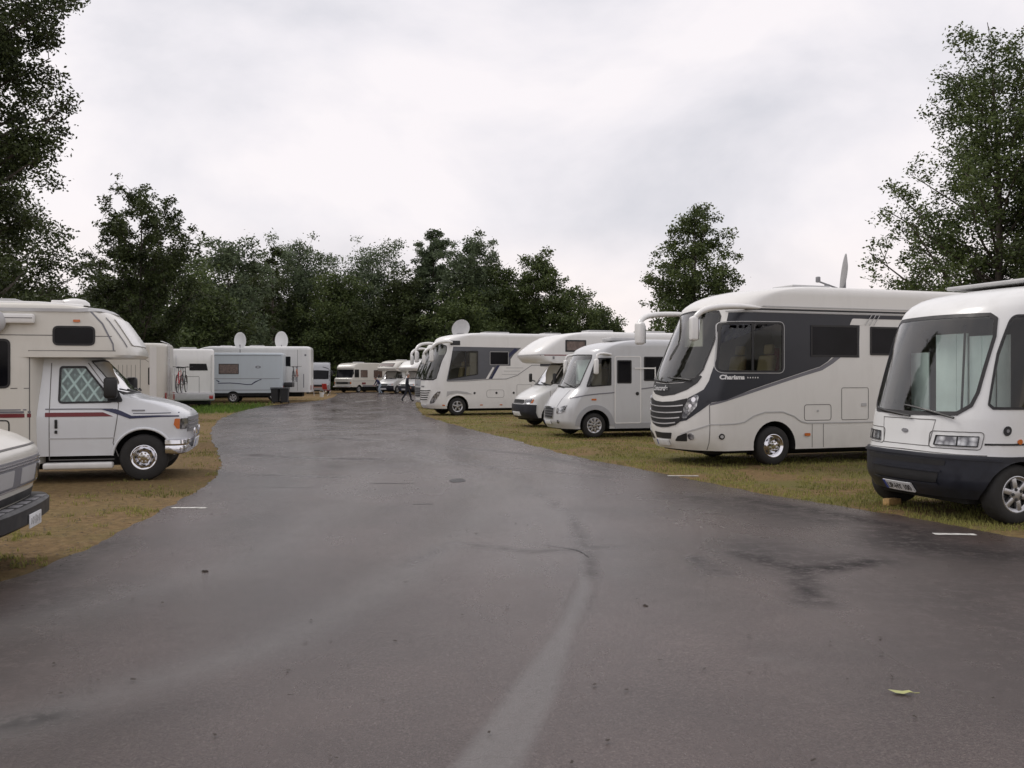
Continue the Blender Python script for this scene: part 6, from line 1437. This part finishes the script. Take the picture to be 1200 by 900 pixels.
    # understorey hedge as individual bushes
    for i,(cx,ty,hw,Y) in enumerate(((30,395,60,58),(95,400,45,60),(180,392,55,66),(250,390,45,90),(318,392,45,104),(380,388,35,110),(420,395,32,112),(462,398,32,110),(505,392,34,108),(548,392,34,102),(590,392,34,104),(635,388,34,106),(680,392,30,108),(716,380,14,112))):
        tree(px(cx,Y),Y,zt(ty,Y),hw/1100*Y*1.15,'dark bush %s'%['far left behind the cream motorhome roof','left of the feathery tree foot','below the broad rounded tree','behind the tail-on motorhome','behind the satellite dishes','left of the old cream motorhome','above the old cream motorhome','above the far alcove motorhomes','behind the horn-mirrored coach nose','behind the banded coach roof dish','behind the banded coach roof','under the mushroom-headed tree','under the last rounded trees','tiny at the right end of the belt'][i],[(.02,.9),(.4,1),(.8,.8),(1,.4)],'leaf_dark',22,7000,.36,1.0,.05,density=.6,group='bushes under the tree belt',seed=200+i,kind='bush',cat='bush',tr=.02)
# ================================================================ assemble
def build_world():
    w=bpy.data.worlds.new("World"); scene.world=w; w.use_nodes=True; nt=w.node_tree; L=nt.links
    bg=nt.nodes['Background']; bg.inputs['Strength'].default_value=.1
    sk=N(nt,'ShaderNodeTexSky'); sk.sky_type='NISHITA'; sk.sun_disc=False; sk.sun_elevation=R(48); sk.sun_rotation=R(-60); sk.air_density=1.5; sk.dust_density=4
    tc=N(nt,'ShaderNodeTexCoord'); mp=N(nt,'ShaderNodeMapping'); mp.inputs['Scale'].default_value=(1,1,1.7); mp.inputs['Location'].default_value=CLOUD_OFF; L.new(tc.outputs['Generated'],mp.inputs[0])
    n1=N(nt,'ShaderNodeTexNoise'); n1.inputs['Scale'].default_value=3.1; n1.inputs['Detail'].default_value=7; n1.inputs['Roughness'].default_value=.52; n1.inputs['Distortion'].default_value=.25; L.new(mp.outputs[0],n1.inputs['Vector'])
    cr=N(nt,'ShaderNodeValToRGB'); e=cr.color_ramp.elements; e[0].position=.32; e[0].color=(.60,.595,.64,1); e[1].position=.56; e[1].color=(.815,.775,.795,1); k=e.new(.46); k.color=(.735,.71,.745,1)
    L.new(n1.outputs['Fac'],cr.inputs[0])
    # a warm clearing low in the sky ahead
    sx=N(nt,'ShaderNodeSeparateXYZ'); L.new(tc.outputs['Generated'],sx.inputs[0])
    mr=N(nt,'ShaderNodeMapRange'); mr.inputs['From Min'].default_value=.16; mr.inputs['From Max'].default_value=.02; mr.inputs['To Max'].default_value=.75; L.new(sx.outputs['Z'],mr.inputs['Value'])
    n2=N(nt,'ShaderNodeTexNoise'); n2.inputs['Scale'].default_value=3; L.new(mp.outputs[0],n2.inputs['Vector'])
    mm=N(nt,'ShaderNodeMath',operation='MULTIPLY'); L.new(mr.outputs[0],mm.inputs[0]); L.new(n2.outputs['Fac'],mm.inputs[1])
    mx=N(nt,'ShaderNodeMix',data_type='RGBA'); L.new(mm.outputs[0],mx.inputs['Factor']); L.new(cr.outputs[0],mx.inputs[6]); mx.inputs[7].default_value=(.95,.80,.70,1)
    sc=N(nt,'ShaderNodeVectorMath',operation='SCALE'); sc.inputs['Scale'].default_value=SKYK; L.new(mx.outputs[2],sc.inputs[0])
    m2_=N(nt,'ShaderNodeMix',data_type='RGBA'); m2_.inputs['Factor'].default_value=.95; L.new(sk.outputs[0],m2_.inputs[6]); L.new(sc.outputs[0],m2_.inputs[7])
    L.new(m2_.outputs[2],bg.inputs['Color'])
    l=bpy.data.lights.new('sun','SUN'); l.energy=1.2; l.angle=R(18); l.color=(1,.96,.9); o=bpy.data.objects.new('sun',l); COL.objects.link(o)
    d=Vector((math.sin(R(-60))*math.cos(R(48)),math.cos(R(-60))*math.cos(R(48)),math.sin(R(48)))); o.rotation_euler=d.to_track_quat('Z','Y').to_euler(); o.location=d*60
CLOUD_OFF=(.25,.9,.35); SKYK=12.1
def build_camera():
    c=bpy.data.cameras.new('camera'); c.sensor_width=36; c.lens=33; c.shift_y=-10/1200; c.clip_start=.05; c.clip_end=4000
    o=bpy.data.objects.new('camera',c); COL.objects.link(o); o.location=(0,0,1.7); o.rotation_euler=(R(90),0,0); scene.camera=o
def main():
    vs=scene.view_settings; vs.view_transform='Standard'; vs.look='None'; vs.exposure=EXPO; vs.gamma=1
    scene.cycles.transparent_max_bounces=16
    build_world(); build_camera(); build_setting()
    build_coach_right(); build_liner(); build_silver()
    build_alcove((.153,31.21),198,'white motorhome with dark bumper and rounded bed over its cab, beside the silver one')
    b=build_banded('white motorhome with grey window band, navy slash, round roof dish and curved mirror arms',(-3.835,40.311),202)
    build_banded('motorhome with silver nose and dark green windscreen, half hidden behind the banded white one',(-4.95,48.8),202,dark=True)
    build_american(); build_creamvan(); build_leftwhite(); build_rearview(); build_bluegrey(); build_longwhite(); build_swoosh(); build_oldcream()
    build_alcove((-12.1,88),240,'cream motorhome with framed window in the bed over its cab',paintm='cream',frontwin=True)
    build_alcove((-9.7,84.5),236,'white motorhome with sloping bed over its cab, directly behind the walking person',paintm='white')
    B=[('redpaint','red bicycle on the rear rack of the cream motorhome with the rounded white corner',(-12.72,35.9,1.06),101,0),
       ('bikeblack','black bicycle outermost on the rear rack of the same cream motorhome',(-12.55,35.9,1.06),101,0),
       ('orangep','orange bicycle on the rear rack of the blue-grey caravan',(-13.62,59.4,1.30),99,0),
       ('bikeblack','black bicycle beside the orange one on the blue-grey caravan',(-13.82,59.35,1.30),99,0)]
    for fr,lab,loc,rz,l in B: build_bike(fr,lab,loc,R(rz))
    build_bin(-14.28,56.8,R(-6),'left one of two black wheelie bins at the road edge'); build_bin(-13.74,56.75,R(3),'right one of two black wheelie bins at the road edge')
    walk=dict(pelvis=(0,0,.95),belly=(.01,0,1.1),chest=(.03,0,1.32),neck=(.05,0,1.50),headb=(.07,0,1.58),headm=(.08,0,1.67),headt=(.07,0,1.74),shL=(.03,.19,1.40),elL=(-.06,.25,1.14),wrL=(.02,.25,.93),haL=(.05,.245,.86),shR=(.03,-.19,1.40),elR=(.05,-.24,1.13),wrR=(.17,-.20,.95),haR=(.21,-.19,.88),hipL=(0,.09,.88),knL=(.20,.09,.50),anL=(.28,.09,.09),toL=(.44,.10,.04),hipR=(0,-.09,.88),knR=(-.10,-.09,.48),anR=(-.34,-.09,.12),toR=(-.22,-.10,.04))
    build_person((-6.86,61.3,0),R(10),'person in dark clothes with grey hair walking across the far road',walk,('cloth_dk','cloth_dk','hair'),1.03)
    bend=dict(pelvis=(-.05,0,.88),belly=(.05,0,1.02),chest=(.22,0,1.20),neck=(.33,0,1.34),headb=(.38,0,1.38),headm=(.45,0,1.43),headt=(.47,0,1.49),shL=(.24,.18,1.25),elL=(.34,.24,.98),wrL=(.48,.20,.82),haL=(.54,.18,.78),shR=(.24,-.18,1.25),elR=(.36,-.24,.98),wrR=(.50,-.20,.82),haR=(.56,-.18,.78),hipL=(-.04,.10,.84),knL=(.16,.12,.47),anL=(.06,.12,.09),toL=(.22,.13,.04),hipR=(-.04,-.10,.84),knR=(-.02,-.14,.46),anR=(-.28,-.14,.10),toR=(-.13,-.15,.04))
    build_person((-11.9,84.5,0),R(-150),'person in blue jacket and pale jeans bending forward by the far motorhomes',bend,('cloth_blue','jeans','hairdk'),1.0)
    # camping things at the end of the left row
    ch=empty('folding_chair',(-15.4,78,0),R(60),'red folding camping chair at the end of the left row','chair')
    bm=bmesh.new(); box(bm,0,0,.45,.5,.5,.03,.01); build('seat',bm,['redcloth'],ch); bm=bmesh.new(); box(bm,-.27,0,.78,.03,.5,.5,.01,rot=Matrix.Rotation(R(-12),3,'Y')); build('backrest',bm,['redpaint'],ch)
    for s in (1,-1):
        for a,b_ in (((.25,s*.24,.45),(-.22,s*.26,0)),((-.3,s*.24,1.0),(.25,s*.26,0))):
            bm=bmesh.new(); tube(bm,[a,b_],.013,6); build('leg',bm,['alu'],ch)
    t=empty('folding_table',(-16.2,78.6,0),R(15),'small folding table with pinkish top beside the red camping chair','table')
    bm=bmesh.new(); box(bm,0,0,.72,1.0,.6,.03,.01); build('tabletop',bm,['orangep'],t)
    for sx in (1,-1):
        for sy in (1,-1): bm=bmesh.new(); tube(bm,[(sx*.42,sy*.24,.71),(sx*.36,sy*.26,0)],.015,6); build('leg',bm,['alu'],t)
    bm=bmesh.new(); lathe(bm,[(0,0),(.14,0),(.17,.38),(.155,.38),(.13,.02),(0,.02)],20,'z'); tube(bm,[(-.165,0,.37),(-.1,0,.52),(.1,0,.52),(.165,0,.37)],.008,5,sm=3)
    o=build('bucket',bm,['white2']); o.location=(-14.9,73.5,0); tag(o,'white bucket on the ground at the end of the left row','bucket')
    build_grass(); build_trees()
EXPO=0.02
main()
